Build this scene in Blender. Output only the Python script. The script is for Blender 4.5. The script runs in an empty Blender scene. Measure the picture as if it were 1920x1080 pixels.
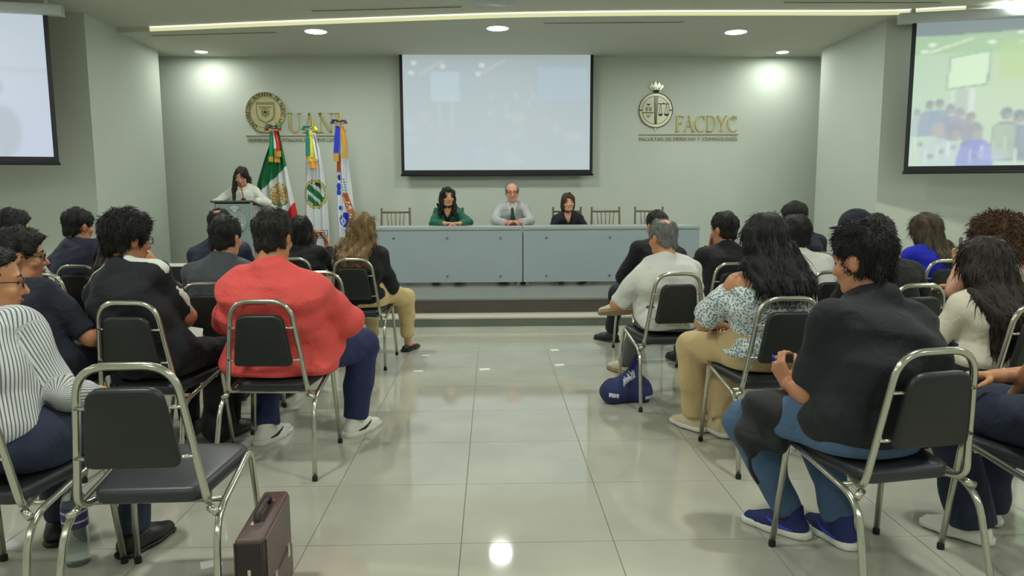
import bpy, math, random
import numpy as np
from mathutils import Vector, Matrix
sc = bpy.context.scene
R_ = math.radians
random.seed(7)

# ------------------------------------------------------------------ camera
CF, CP, CY, CR, CH = 1390.0, 0.1252, 0.0259, -0.00414, 1.356   # focal px, pitch, yaw, roll, height
def _cam_axes():
    cp, sp, cy, sy = math.cos(CP), math.sin(CP), math.cos(CY), math.sin(CY)
    F = Vector((sy*cp, cy*cp, -sp)); Rt = Vector((cy, -sy, 0)); U = Rt.cross(F)
    cr, sr = math.cos(CR), math.sin(CR)
    return F, cr*Rt + sr*U, -sr*Rt + cr*U
AF, AR, AU = _cam_axes()
cam_data = bpy.data.cameras.new('camera')
cam_data.lens = CF/1920*36; cam_data.sensor_width = 36; cam_data.clip_start = .05; cam_data.clip_end = 60
cam = bpy.data.objects.new('camera', cam_data); sc.collection.objects.link(cam)
m = Matrix((AR, AU, -AF)).transposed().to_4x4(); m.translation = (0, 0, CH)
cam.matrix_world = m
sc.camera = cam
CAM0 = Vector((0, 0, CH))
def ray(px, py): return AF + AR*((px-960)/CF) + AU*((540-py)/CF)
def on_z(px, py, z=0.0):
    d = ray(px, py); return CAM0 + d*((z-CH)/d.z)
def on_y(px, py, Y):
    d = ray(px, py); return CAM0 + d*(Y/d.y)

# ------------------------------------------------------------------ world, exposure
w = bpy.data.worlds.new('room_world'); sc.world = w; w.use_nodes = True
w.node_tree.nodes['Background'].inputs[0].default_value = (.55, .58, .5, 1)
w.node_tree.nodes['Background'].inputs[1].default_value = .05
vs = sc.view_settings
vs.view_transform = 'Standard'; vs.look = 'None'; vs.gamma = 1; vs.use_curve_mapping = False
vs.exposure = EXPOSURE = 0.0

# ------------------------------------------------------------------ colours and materials
def lin(c):
    return tuple(((v/255)/12.92 if v/255 <= .04045 else ((v/255+.055)/1.055)**2.4) for v in c)
MATS = {}
def mat(name, col, rough=.6, metal=0.0, bump=0.0, scale=40.0, spec=.5, var=0.0, vscale=8.0, sss=0.0, coat=0.0, stretch=None, sheen=0.0, wrinkle=0.0):
    """procedural principled material: colour (sRGB 0-255), optional noise colour variation and noise bump"""
    if name in MATS: return MATS[name]
    mt = bpy.data.materials.new(name); mt.use_nodes = True
    nt = mt.node_tree; b = nt.nodes['Principled BSDF']; L = nt.links.new
    c = lin(col) + (1,)
    b.inputs['Base Color'].default_value = c; b.inputs['Roughness'].default_value = rough
    b.inputs['Metallic'].default_value = metal; b.inputs['Specular IOR Level'].default_value = spec
    if sss: b.inputs['Subsurface Weight'].default_value = sss; b.inputs['Subsurface Radius'].default_value = (.012, .005, .003)
    if coat: b.inputs['Coat Weight'].default_value = coat; b.inputs['Coat Roughness'].default_value = .06
    if sheen: b.inputs['Sheen Weight'].default_value = sheen
    if bump or var or wrinkle:
        tc = nt.nodes.new('ShaderNodeTexCoord'); src = tc.outputs['Object']
        if stretch:
            mp = nt.nodes.new('ShaderNodeMapping'); mp.inputs['Scale'].default_value = stretch
            L(src, mp.inputs['Vector']); src = mp.outputs['Vector']
    if bump:
        n = nt.nodes.new('ShaderNodeTexNoise'); n.inputs['Scale'].default_value = scale; n.inputs['Detail'].default_value = 4
        L(src, n.inputs['Vector'])
        bp = nt.nodes.new('ShaderNodeBump'); bp.inputs['Strength'].default_value = bump; bp.inputs['Distance'].default_value = .01
        L(n.outputs['Fac'], bp.inputs['Height']); L(bp.outputs['Normal'], b.inputs['Normal'])
    if wrinkle:
        nw = nt.nodes.new('ShaderNodeTexNoise'); nw.inputs['Scale'].default_value = 10; nw.inputs['Detail'].default_value = 4; nw.inputs['Distortion'].default_value = .5
        L(src, nw.inputs['Vector'])
        bw = nt.nodes.new('ShaderNodeBump'); bw.inputs['Strength'].default_value = wrinkle; bw.inputs['Distance'].default_value = .05
        L(nw.outputs['Fac'], bw.inputs['Height'])
        if bump: L(bw.outputs['Normal'], bp.inputs['Normal'])
        else: L(bw.outputs['Normal'], b.inputs['Normal'])
    if var:
        n2 = nt.nodes.new('ShaderNodeTexNoise'); n2.inputs['Scale'].default_value = vscale; n2.inputs['Detail'].default_value = 5
        L(src, n2.inputs['Vector'])
        rp = nt.nodes.new('ShaderNodeValToRGB')
        rp.color_ramp.elements[0].position = .3; rp.color_ramp.elements[1].position = .7
        rp.color_ramp.elements[0].color = tuple(v*(1-var) for v in c[:3]) + (1,)
        rp.color_ramp.elements[1].color = tuple(min(1, v*(1+var)) for v in c[:3]) + (1,)
        L(n2.outputs['Fac'], rp.inputs['Fac']); L(rp.outputs['Color'], b.inputs['Base Color'])
    MATS[name] = mt
    return mt
def emit(name, col, strength):
    if name in MATS: return MATS[name]
    mt = bpy.data.materials.new(name); mt.use_nodes = True; nt = mt.node_tree
    nt.nodes.remove(nt.nodes['Principled BSDF'])
    e = nt.nodes.new('ShaderNodeEmission'); e.inputs[0].default_value = lin(col)+(1,); e.inputs[1].default_value = strength
    nt.links.new(e.outputs[0], nt.nodes['Material Output'].inputs[0]); MATS[name] = mt
    return mt
def vcol_mat(name, rough=.8, emission=0.0, bump=0.0):
    """material that reads the printed picture from the mesh colour attribute 'print'"""
    if name in MATS: return MATS[name]
    mt = bpy.data.materials.new(name); mt.use_nodes = True; nt = mt.node_tree; b = nt.nodes['Principled BSDF']
    a = nt.nodes.new('ShaderNodeAttribute'); a.attribute_name = 'print'
    if emission:
        b.inputs['Base Color'].default_value = (.16, .16, .16, 1); b.inputs['Specular IOR Level'].default_value = .1
        nt.links.new(a.outputs['Color'], b.inputs['Emission Color']); b.inputs['Emission Strength'].default_value = emission
    else: nt.links.new(a.outputs['Color'], b.inputs['Base Color'])
    b.inputs['Roughness'].default_value = rough
    if bump:
        n = nt.nodes.new('ShaderNodeTexNoise'); n.inputs['Scale'].default_value = 300
        bp = nt.nodes.new('ShaderNodeBump'); bp.inputs['Strength'].default_value = bump; bp.inputs['Distance'].default_value = .003
        nt.links.new(n.outputs['Fac'], bp.inputs['Height']); nt.links.new(bp.outputs['Normal'], b.inputs['Normal'])
    MATS[name] = mt
    return mt

# ------------------------------------------------------------------ object helpers
COL = sc.collection
def mesh_obj(name, V, F, mt, parent=None, smooth=False, auto=None):
    me = bpy.data.meshes.new(name)
    if isinstance(V, np.ndarray):
        me.vertices.add(len(V)); me.vertices.foreach_set('co', V.astype(np.float32).ravel())
        n = F.shape[1]
        me.loops.add(F.size); me.loops.foreach_set('vertex_index', F.astype(np.int32).ravel())
        me.polygons.add(len(F)); me.polygons.foreach_set('loop_start', np.arange(0, F.size, n, dtype=np.int32))
        me.update(calc_edges=True); me.validate()
    else:
        me.from_pydata(V, [], F); me.update()
    if smooth: me.polygons.foreach_set('use_smooth', [True]*len(me.polygons))
    if mt: me.materials.append(mt)
    if auto is not None: me.set_sharp_from_angle(angle=R_(auto))
    o = bpy.data.objects.new(name, me); COL.objects.link(o)
    if parent: o.parent = parent
    return o
def tag(o, label=None, cat=None, group=None, kind=None):
    if label: o['label'] = label
    if cat: o['category'] = cat
    if group: o['group'] = group
    if kind: o['kind'] = kind
    return o
def thing(name, label, cat, loc=(0, 0, 0), rz=0, group=None):
    o = bpy.data.objects.new(name, None); COL.objects.link(o); o.location = loc; o.rotation_euler = (0, 0, rz)
    o.empty_display_size = .1
    return tag(o, label, cat, group)
def copy_thing(root, loc, rz, label=None):
    def cp(o, par):
        c = o.copy(); COL.objects.link(c); c.parent = par
        for ch in [k for k in o.children]: cp(ch, c)
        return c
    r = cp(root, None); r.location = loc; r.rotation_euler = (0, 0, rz)
    if label: r['label'] = label
    return r

class MB:
    """collects shapes into one mesh"""
    def __init__(s): s.V = []; s.F = []
    def raw(s, V, F):
        k = len(s.V); s.V += [tuple(v) for v in V]; s.F += [tuple(i+k for i in f) for f in F]; return s
    def box(s, x0, x1, y0, y1, z0, z1):
        V = [(x, y, z) for z in (z0, z1) for y in (y0, y1) for x in (x0, x1)]
        return s.raw(V, [(0, 2, 3, 1), (4, 5, 7, 6), (0, 1, 5, 4), (2, 6, 7, 3), (0, 4, 6, 2), (1, 3, 7, 5)])
    def cyl(s, c, r, h, n=16, axis='z', r2=None):
        r2 = r if r2 is None else r2; V = []
        for t, rr in ((0, r), (h, r2)):
            for i in range(n):
                a = 2*math.pi*i/n; u, v = rr*math.cos(a), rr*math.sin(a)
                V.append({'z': (c[0]+u, c[1]+v, c[2]+t), 'y': (c[0]+u, c[1]+t, c[2]+v), 'x': (c[0]+t, c[1]+u, c[2]+v)}[axis])
        F = [(i, (i+1) % n, n+(i+1) % n, n+i) for i in range(n)] + [tuple(range(n-1, -1, -1)), tuple(range(n, 2*n))]
        return s.raw(V, F)
    def lathe(s, c, prof, n=20, axis='z'):
        V = []; m_ = len(prof)
        for r, h in prof:
            for i in range(n):
                a = 2*math.pi*i/n; u, v = r*math.cos(a), r*math.sin(a)
                V.append((c[0]+u, c[1]+v, c[2]+h) if axis == 'z' else (c[0]+u, c[1]+h, c[2]+v))
        F = [(k*n+i, k*n+(i+1) % n, (k+1)*n+(i+1) % n, (k+1)*n+i) for k in range(m_-1) for i in range(n)]
        F += [tuple(range(n-1, -1, -1)), tuple(range((m_-1)*n, m_*n))]
        return s.raw(V, F)
    def tube(s, pts, r, n=8, closed=False, flat=1.0, up=None):
        P = [Vector(p) for p in pts]; m_ = len(P); V = []
        rr = r if isinstance(r, (list, tuple)) else [r]*m_
        T = []
        for i in range(m_):
            a = P[(i-1) % m_] if (closed or i > 0) else P[i]; b = P[(i+1) % m_] if (closed or i < m_-1) else P[i]
            T.append((b-a).normalized())
        ref = Vector(up) if up else (Vector((0, 0, 1)) if abs(T[0].z) < .9 else Vector((1, 0, 0)))
        nrm = (ref - T[0]*ref.dot(T[0])).normalized()
        for i in range(m_):
            nrm = (nrm - T[i]*nrm.dot(T[i])).normalized(); bi = T[i].cross(nrm)
            for k in range(n):
                a = 2*math.pi*k/n
                V.append(P[i] + nrm*(rr[i]*math.cos(a)*flat) + bi*(rr[i]*math.sin(a)))
        F = []
        for i in range(m_ if closed else m_-1):
            j = (i+1) % m_
            F += [(i*n+k, i*n+(k+1) % n, j*n+(k+1) % n, j*n+k) for k in range(n)]
        if not closed: F += [tuple(range(n-1, -1, -1)), tuple(range((m_-1)*n, m_*n))]
        return s.raw(V, F)
    def pad(s, outline, h, r, M=None, steps=3):
        """cushion: 2-D outline (ccw) extruded along z by h with rounded edges of radius r"""
        n = len(outline); O = [Vector(p) for p in outline]; N = []
        for i in range(n):
            t = (O[(i+1) % n]-O[i-1]).normalized(); N.append(Vector((t.y, -t.x)))
        lay = []
        for k in range(steps+1):
            a = math.pi/2*k/steps; lay.append((r*(1-math.sin(a)), r*(1-math.cos(a))))
        prof = lay + [(i, h-z) for i, z in reversed(lay)]
        V = []; M = M or Matrix.Identity(4)
        for ins, z in prof:
            for p, q in zip(O, N): V.append(M @ Vector((p.x-q.x*ins, p.y-q.y*ins, z)))
        m_ = len(prof)
        F = [(k*n+i, k*n+(i+1) % n, (k+1)*n+(i+1) % n, (k+1)*n+i) for k in range(m_-1) for i in range(n)]
        F += [tuple(range(n-1, -1, -1)), tuple(range((m_-1)*n, m_*n))]
        return s.raw(V, F)
    def prism(s, outline, y0, y1, at=(0, 0)):
        """outline in (x,z), extruded along y"""
        n = len(outline)
        V = [(x+at[0], y, z+at[1]) for y in (y0, y1) for x, z in outline]
        F = [(i, (i+1) % n, n+(i+1) % n, n+i) for i in range(n)] + [tuple(range(n-1, -1, -1)), tuple(range(n, 2*n))]
        return s.raw(V, F)
    def ribbon(s, pts, wid, y0, y1):
        """variable-width stroke in the xz plane, extruded along y"""
        P = [Vector(p) for p in pts]; m_ = len(P); Lf = []; Rg = []
        for i in range(m_):
            t = (P[min(i+1, m_-1)]-P[max(i-1, 0)]).normalized(); nn = Vector((-t.y, t.x))
            w_ = wid[i] if isinstance(wid, (list, tuple)) else wid
            Lf.append(P[i]+nn*w_/2); Rg.append(P[i]-nn*w_/2)
        V = []
        for i in range(m_):
            for y in (y0, y1): V += [(Lf[i].x, y, Lf[i].y), (Rg[i].x, y, Rg[i].y)]
        F = []
        for i in range(m_-1):
            a, b = 4*i, 4*i+4
            F += [(a, b, b+1, a+1), (a+2, a+3, b+3, b+2), (a, a+2, b+2, b), (a+1, b+1, b+3, a+3)]
        e = 4*(m_-1); F += [(0, 1, 3, 2), (e, e+2, e+3, e+1)]
        return s.raw(V, F)
    def build(s, name, mt, parent=None, smooth=False, auto=None):
        return mesh_obj(name, s.V, s.F, mt, parent, smooth or auto is not None, auto)
def rounded(pts, r, n=5):
    """polyline with filleted corners"""
    P = [Vector(p) for p in pts]; out = [P[0]]
    for i in range(1, len(P)-1):
        rr = r[i-1] if isinstance(r, (list, tuple)) else r
        a = (P[i-1]-P[i]); b = (P[i+1]-P[i]); d = min(rr, a.length*.49, b.length*.49)
        p0 = P[i]+a.normalized()*d; p1 = P[i]+b.normalized()*d
        for k in range(n+1):
            t = k/n; out.append(p0*(1-t)**2 + P[i]*2*t*(1-t) + p1*t*t)
    out.append(P[-1]); return out
def rounded_poly(pts, r, n=4):
    P = [Vector(p) for p in pts]; out = []; m_ = len(P)
    for i in range(m_):
        rr = r[i] if isinstance(r, (list, tuple)) else r
        a = P[i-1]-P[i]; b = P[(i+1) % m_]-P[i]; d = min(rr, a.length*.49, b.length*.49)
        p0 = P[i]+a.normalized()*d; p1 = P[i]+b.normalized()*d
        for k in range(n+1):
            t = k/n; out.append(p0*(1-t)**2 + P[i]*2*t*(1-t) + p1*t*t)
    return out
def text_mesh(body, size, depth=.004):
    cu = bpy.data.curves.new('lettering', 'FONT'); cu.body = body; cu.size = size; cu.extrude = depth/2
    cu.align_x = 'CENTER'; cu.align_y = 'CENTER'; cu.resolution_u = 2
    o = bpy.data.objects.new('lettering', cu); COL.objects.link(o)
    dg = bpy.context.evaluated_depsgraph_get(); dg.update()
    me = bpy.data.meshes.new_from_object(o.evaluated_get(dg)); bpy.data.objects.remove(o); bpy.data.curves.remove(cu)
    return me
def text_obj(name, body, size, mt, parent, loc, rot=(math.pi/2, 0, 0), depth=.004, width=None):
    me = text_mesh(body, size, depth); me.materials.clear(); me.materials.append(mt); me.name = name
    o = bpy.data.objects.new(name, me); COL.objects.link(o); o.parent = parent; o.location = loc; o.rotation_euler = rot
    if width:
        xs = [v.co.x for v in me.vertices]; k = width/(max(xs)-min(xs))
        for v in me.vertices: v.co.x *= k
    return o
# ================================================================== the room
ZC, ZM = 3.37, 3.432                 # stage soffit and hall ceiling
YB, YP, XS, XW, YR = 11.25, 8.9, 4.64, 7.3, -3.6
WALL = mat('wall_paint', (204, 211, 201), .7, bump=.04, scale=180, var=.02, vscale=1.5)
CEIL = mat('ceiling_paint', (204, 205, 192), .8, bump=.03, scale=200)
def struct(name, mb, mt, parent=None):
    o = mb.build(name, mt, parent)
    if parent is None: o['kind'] = 'structure'
    return o
struct('wall_back', MB().box(-6, 6, YB, YB+.2, 0, 3.6), WALL)
struct('wall_left_stage', MB().box(-XW, -XS, YP, 10.78, 0, 3.6), WALL)
struct('wall_right_stage', MB().box(XS, XW, YP, 10.62, 0, 3.6), WALL)
struct('wall_left', MB().box(-XW-.2, -XW, YR-.2, YB, 0, 3.6), WALL)
struct('wall_right', MB().box(XW, XW+.2, YR-.2, YB, 0, 3.6), WALL)
struct('wall_rear', MB().box(-XW, XW, YR-.2, YR, 0, 3.6), WALL)
# ceilings meet at a gently bowed light cove
COVE = [(-7.3, 9.95), (-4.63, 9.66), (-2.83, 9.33), (-1.26, 9.065), (.24, 8.84), (1.7, 8.74), (3.17, 8.71), (4.54, 8.68), (5.32, 8.5), (7.3, 8.2)]
cv = [Vector((a, b, 0)) for a, b in COVE]
def catmull(P, n=5):
    out = []
    for i in range(len(P)-1):
        p0, p1, p2, p3 = P[max(i-1, 0)], P[i], P[i+1], P[min(i+2, len(P)-1)]
        for k in range(n):
            t = k/n
            out.append(.5*((2*p1)+(p2-p0)*t+(2*p0-5*p1+4*p2-p3)*t*t+(3*p1-p0-3*p2+p3)*t**3))
    out.append(P[-1]); return out
cv = catmull(cv)
def slab(poly, z0, z1):
    n = len(poly); V = [(p[0], p[1], z) for z in (z0, z1) for p in poly]
    mb = MB(); mb.raw(V, [(i, (i+1) % n, n+(i+1) % n, n+i) for i in range(n)])
    k = len(cv)
    # caps as quad strips between the cove line and the straight far edge
    return mb, n, k
def ceil_mesh(far_y, z0, z1):
    mb = MB(); k = len(cv)
    V = []
    for z in (z0, z1):
        V += [(p.x, p.y, z) for p in cv] + [(p.x, far_y, z) for p in cv]
    F = []
    for i in range(k-1):
        F += [(i, i+1, k+i+1, k+i), (2*k+i, 3*k+i, 3*k+i+1, 2*k+i+1), (i, 2*k+i, 2*k+i+1, i+1), (k+i, k+i+1, 3*k+i+1, 3*k+i)]
    return mb.raw(V, F)
struct('ceiling', ceil_mesh(YR-.2, ZM, 3.62), CEIL)
struct('ceiling_stage', ceil_mesh(YB+.2, ZC, 3.61), CEIL)
# cove strip light along the step
vis = [p for p in cv if -4.62 <= p.x <= 5.35]
def strip(z0, z1, off, mt, name, parent):
    V = []; n = len(vis)
    for p in vis: V += [(p.x, p.y-off, z0), (p.x, p.y-off, z1), (p.x, p.y-.001, z0), (p.x, p.y-.001, z1)]
    F = []
    for i in range(n-1):
        a, b = 4*i, 4*i+4
        F += [(a, b, b+1, a+1), (a+2, a+3, b+3, b+2), (a, a+2, b+2, b), (a+1, b+1, b+3, a+3)]
    return mesh_obj(name, V, F, mt, parent)
cove = thing('cove_light', 'long thin warm strip light along the ceiling step above the stage', 'light', (0, 0, 0))
strip(ZC+.006, ZM-.014, .006, emit('cove_glow', (222, 224, 172), 1.0), 'fascia_glow', cove)  # fascia lit by the LED line, its light put in as even glow
strip(ZM-.014, ZM-.002, .008, emit('cove_led', (255, 252, 232), 2.0), 'led_line', cove)

# floor: polished square tiles, the nearest built one by one
TS, TX0, TY0 = .6, -.1316, 2.764
def tile_mat():
    mt = bpy.data.materials.new('polished_tile'); mt.use_nodes = True; nt = mt.node_tree; b = nt.nodes['Principled BSDF']; L = nt.links.new
    tc = nt.nodes.new('ShaderNodeNewGeometry'); n = nt.nodes.new('ShaderNodeTexNoise'); n.inputs['Scale'].default_value = 2.2; n.inputs['Detail'].default_value = 6
    L(tc.outputs['Position'], n.inputs['Vector'])
    rp = nt.nodes.new('ShaderNodeValToRGB'); rp.color_ramp.elements[0].position = .35; rp.color_ramp.elements[1].position = .7
    rp.color_ramp.elements[0].color = lin((176, 176, 163))+(1,); rp.color_ramp.elements[1].color = lin((188, 188, 174))+(1,)
    L(n.outputs['Fac'], rp.inputs['Fac']); L(rp.outputs['Color'], b.inputs['Base Color'])
    b.inputs['Roughness'].default_value = .055; b.inputs['IOR'].default_value = 1.6
    return mt
TILE = tile_mat(); GROUT = mat('grout', (128, 126, 112), .8)
fl = struct('floor', MB().box(-XW, XW, YR, YB, -.15, -.003), GROUT)
tm = None; rest = MB()
g = .0016
for i in range(-12, 13):
    for j in range(-11, 10):
        x0, y0 = TX0+TS*i, TY0+TS*j
        if x0 < -XW+.02 or x0+TS > XW-.02 or y0 < YR or y0+TS > 8.35: continue
        if -8 <= i <= 7 and -3 <= j <= 8:
            if tm is None:
                o = MB().box(g, TS-g, g, TS-g, -.02, 0).build('floor_tile', TILE, fl); tm = o.data
            else:
                o = bpy.data.objects.new('floor_tile', tm); COL.objects.link(o); o.parent = fl
            o.location = (x0, y0, 0)
        else: rest.box(x0+g, x0+TS-g, y0+g, y0+TS-g, -.02, 0)
o = rest.build('floor_tiles', TILE, fl); o['kind'] = 'stuff'

# stage with one low step
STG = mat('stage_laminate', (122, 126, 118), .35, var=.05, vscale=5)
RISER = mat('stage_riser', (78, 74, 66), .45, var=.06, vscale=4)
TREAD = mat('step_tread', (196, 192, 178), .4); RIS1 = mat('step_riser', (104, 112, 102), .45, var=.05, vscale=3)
ZS, YS0, YS1 = .25, 7.597, 7.9
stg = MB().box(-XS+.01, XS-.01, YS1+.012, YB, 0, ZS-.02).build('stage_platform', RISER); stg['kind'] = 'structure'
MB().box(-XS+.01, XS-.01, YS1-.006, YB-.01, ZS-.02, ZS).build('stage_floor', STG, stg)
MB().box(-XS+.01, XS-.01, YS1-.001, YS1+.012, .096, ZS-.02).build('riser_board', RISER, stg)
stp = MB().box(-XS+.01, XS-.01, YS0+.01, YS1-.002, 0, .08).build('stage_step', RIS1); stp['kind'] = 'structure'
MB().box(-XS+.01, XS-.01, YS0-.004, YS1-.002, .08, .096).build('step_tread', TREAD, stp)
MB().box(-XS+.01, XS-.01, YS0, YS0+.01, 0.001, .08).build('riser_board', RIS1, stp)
BASE = mat('baseboard', (150, 152, 140), .5)
struct('baseboard_back', MB().box(-6, 6, YB-.012, YB, ZS, ZS+.09), BASE)
struct('baseboard_left', MB().box(-XW, -XS, YP-.012, YP, 0, .09), BASE)
struct('baseboard_right', MB().box(XS, XW, YP-.012, YP, 0, .09), BASE)

# recessed downlights
TRIM = mat('white_trim', (235, 236, 230), .4)
LENS_S = emit('downlight_lens', (244, 250, 240), 160.0)
LENS_H = emit('hall_light_lens', (244, 248, 238), 300.0)
def downlight(x, y, z, r, lens, label):
    t = thing('downlight', label, 'ceiling light', (x, y, z), 0, 'recessed ceiling downlights')
    MB().lathe((0, 0, 0), [(r+.022, .0), (r+.022, -.006), (r+.004, -.012), (r, -.004), (r, 0)], 28).build('trim_ring', TRIM, t, auto=40)
    MB().cyl((0, 0, -.008), r-.001, .004, 20).build('lens', lens, t)
    return t
for (px, py, lab) in ((592, 58, 'round white downlight above the three flags in the stage soffit'), (933, 52, 'round white downlight above the middle projection screen'),
                      (1380, 59, 'round white downlight in front of the scales emblem on the right'), (375, 95, 'small round downlight in the far left corner of the soffit'),
                      (1463, 99, 'small round downlight in the far right corner of the soffit')):
    q = on_z(px, py, ZC)
    downlight(q.x, q.y if q.y < 10.5 else 10.84, ZC, .125 if q.y < 10.5 else .078, LENS_S, lab)
q = on_z(1908, 4, ZM); downlight(q.x, q.y, ZM, .14, LENS_S, 'round white downlight in the hall ceiling above the right screen')
for j, y in enumerate((-1.4, 2.4, 6.5)):
    for i, x in enumerate((-5.5, -1.75, 1.75, 5.5)):
        downlight(x, y, ZM, .125, LENS_H, 'round white downlight over the audience seats, %s row, %s' % (('rear', 'middle', 'front')[j], ('far left', 'left of the aisle', 'right of the aisle', 'far right')[i]))

# slot air diffusers in the ceilings
SLOT = mat('slot_black', (22, 24, 22), .7)
def slot(a, b, z, label):
    p, q = on_z(*a, z), on_z(*b, z); d = (q-p); L_ = d.length; an = math.atan2(d.y, d.x)
    t = thing('air_slot', label, 'air vent', p, an, 'linear slot diffusers')
    MB().box(-.02, L_+.02, -.042, -.02, -.006, .002).box(-.02, L_+.02, .02, .042, -.006, .002).box(-.02, 0, -.02, .02, -.006, .002).box(L_, L_+.02, -.02, .02, -.006, .002).build('frame', CEIL, t)
    MB().box(0, L_, -.02, .02, -.003, .001).build('slot', SLOT, t)
slot((585, 20), (865, 12), ZM, 'black slot air vent in the hall ceiling left of the projector')
slot((1470, 4), (1765, 4), ZM, 'black slot air vent in the hall ceiling near the right screen')
slot((285, 66.5), (518, 60), ZC, 'black slot air vent in the soffit above the left pillar')
slot((1020, 43), (1280, 41), ZC, 'black slot air vent in the soffit right of the middle downlight')
# ceiling projector, its underside just dipping into the view
PROJ = mat('projector_shell', (176, 178, 172), .45)
q = on_z(927, 12, ZM-.2)
t = thing('projector', 'pale grey projector hung under the hall ceiling', 'projector', (q.x, q.y-.16, ZM-.2))
MB().pad(rounded_poly([(-.23, -.17), (.23, -.17), (.23, .17), (-.23, .17)], .05), .11, .02).build('body', PROJ, t, auto=40)
MB().cyl((0, 0, .11), .025, .09, 12).build('mount', PROJ, t)
MB().cyl((.06, .165, .055), .04, .02, 16, 'y').build('lens', SLOT, t)
# ================================================================== pictures thrown on the screens
def canvas(w, h, bg): return np.tile(np.array(bg, float), (h, w, 1))
def rect(im, x0, y0, x1, y1, c, a=1.0):
    h, w = im.shape[:2]; s = im[max(0, int(y0*h)):int(y1*h), max(0, int(x0*w)):int(x1*w)]; s[:] = s*(1-a)+np.array(c)*a
def ell(im, cx, cy, rx, ry, c, a=1.0):
    h, w = im.shape[:2]; Y, X = np.mgrid[0:h, 0:w]; m_ = (((X+.5)/w-cx)/rx)**2+(((Y+.5)/h-cy)/ry)**2 < 1
    im[m_] = im[m_]*(1-a)+np.array(c)*a
def poly(im, pts, c, a=1.0):
    h, w = im.shape[:2]; Y, X = np.mgrid[0:h, 0:w]; x = (X+.5)/w; y = (Y+.5)/h; ins = np.zeros((h, w), bool); n = len(pts)
    for i in range(n):
        x1, y1 = pts[i]; x2, y2 = pts[(i+1) % n]
        if y1 == y2: continue
        c_ = ((y1 > y) != (y2 > y)) & (x < (x2-x1)*(y-y1)/(y2-y1)+x1); ins ^= c_
    im[ins] = im[ins]*(1-a)+np.array(c)*a
def blur(im, k=1):
    for _ in range(k):
        p = np.pad(im, ((1, 1), (1, 1), (0, 0)), 'edge')
        im = (p[:-2, 1:-1]+p[2:, 1:-1]+p[1:-1, :-2]+p[1:-1, 2:]+2*p[1:-1, 1:-1])/6
    return im
def lin_im(im):
    v = np.clip(im, 0, 255)/255; return np.where(v <= .04045, v/12.92, ((v+.055)/1.055)**2.4)
def picture(name, im, w, h, mt, parent, bend=None):
    """flat printed sheet w x h in the xz plane (top edge at z=0), colours stored per corner"""
    ny, nx = im.shape[:2]
    X, Z = np.meshgrid(np.linspace(-w/2, w/2, nx+1), np.linspace(0, -h, ny+1))
    V = np.stack([X.ravel(), np.zeros(X.size), Z.ravel()], 1)
    I, J = np.meshgrid(np.arange(nx), np.arange(ny)); a = (J*(nx+1)+I).ravel()
    F = np.stack([a+nx+1, a+nx+2, a+1, a], 1)
    o = mesh_obj(name, V, F, mt, parent)
    ca = o.data.color_attributes.new('print', 'FLOAT_COLOR', 'CORNER')
    c = np.concatenate([lin_im(im).reshape(-1, 3), np.ones((nx*ny, 1))], 1)
    ca.data.foreach_set('color', np.repeat(c, 4, 0).astype(np.float32).ravel())
    return o
SCRB = mat('screen_border', (18, 22, 26), .6); CASE = mat('screen_case', (196, 202, 204), .4)
PIC = vcol_mat('projected_picture', .8, .88)
def screen(name, label, w, h, im, loc, rz, case=True, border=.045):
    t = thing(name, label, 'projection screen', loc, rz)
    o = picture('picture', im, w-2*border, h-border*1.6, PIC, t); o.location = (0, -.004, 0)
    MB().box(-w/2, w/2, 0, .004, -h, 0).build('fabric', SCRB, t)
    MB().tube([(-w/2-.01, .0, -h), (w/2+.01, .0, -h)], .016, 8).build('bottom_bar', SCRB, t, smooth=True)
    if case:
        mb = MB().pad(rounded_poly([(-.06, 0), (.06, 0), (.06, .11), (-.06, .11)], .02), w+.3, .005, Matrix(((0, 0, 1, -w/2-.15), (1, 0, 0, 0), (0, 1, 0, 0), (0, 0, 0, 1))))
        mb.build('case', CASE, t, auto=40)
        for s_ in (-1, 1): MB().box(s_*w/2-.02, s_*w/2+.02, -.02, .05, .08, .16).build('bracket', CASE, t)
    return t
# middle screen: a pale, washed-out live picture of the hall itself
im = canvas(176, 110, (178, 192, 197))
H_, W_ = im.shape[:2]; yy = np.linspace(0, 1, H_)[:, None, None]; xx = np.linspace(0, 1, W_)[None, :, None]
im += (-9*np.clip(1-yy*5, 0, 1))+(6*yy-2)*np.array([.6, .8, 1.0])-10*np.clip((xx-.55), 0, 1)*(1-yy)
rect(im, 0, 0, 1, .055, (165, 178, 170))
for a in (.05, .30): poly(im, [(a+.03, .19), (a+.16, .06), (a+.175, .06), (a+.045, .19)] if a < .2 else [(a+.12, .17), (a+.24, .06), (a+.255, .06), (a+.135, .17)], (202, 212, 208), .8)
for cx, cy in ((.06, .09), (.045, .17), (.215, .115), (.42, .11), (.40, .18)): ell(im, cx, cy, .016, .02, (214, 224, 224), .9)
rect(im, .15, .165, .305, .40, (186, 204, 212)); rect(im, .15, .40, .305, .415, (204, 214, 216), .8)
rect(im, .19, .42, .20, .62, (192, 204, 208), .7); rect(im, .26, .42, .272, .66, (192, 206, 210), .7)
rect(im, .72, .13, .985, .40, (176, 194, 204)); rect(im, .705, .13, .72, .40, (170, 186, 190), .6)
rnd = np.random.RandomState(4)
for k in range(34): ell(im, rnd.uniform(.03, .97), rnd.uniform(.5, .95), rnd.uniform(.01, .05), rnd.uniform(.015, .06), (186+rnd.uniform(-10, 9), 198+rnd.uniform(-10, 8), 203+rnd.uniform(-8, 10)), .4)
for k in range(8): ell(im, rnd.uniform(.45, .7), rnd.uniform(.35, .55), .01, .03, (196, 204, 206), .5)
im = blur(im, 2)
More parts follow.
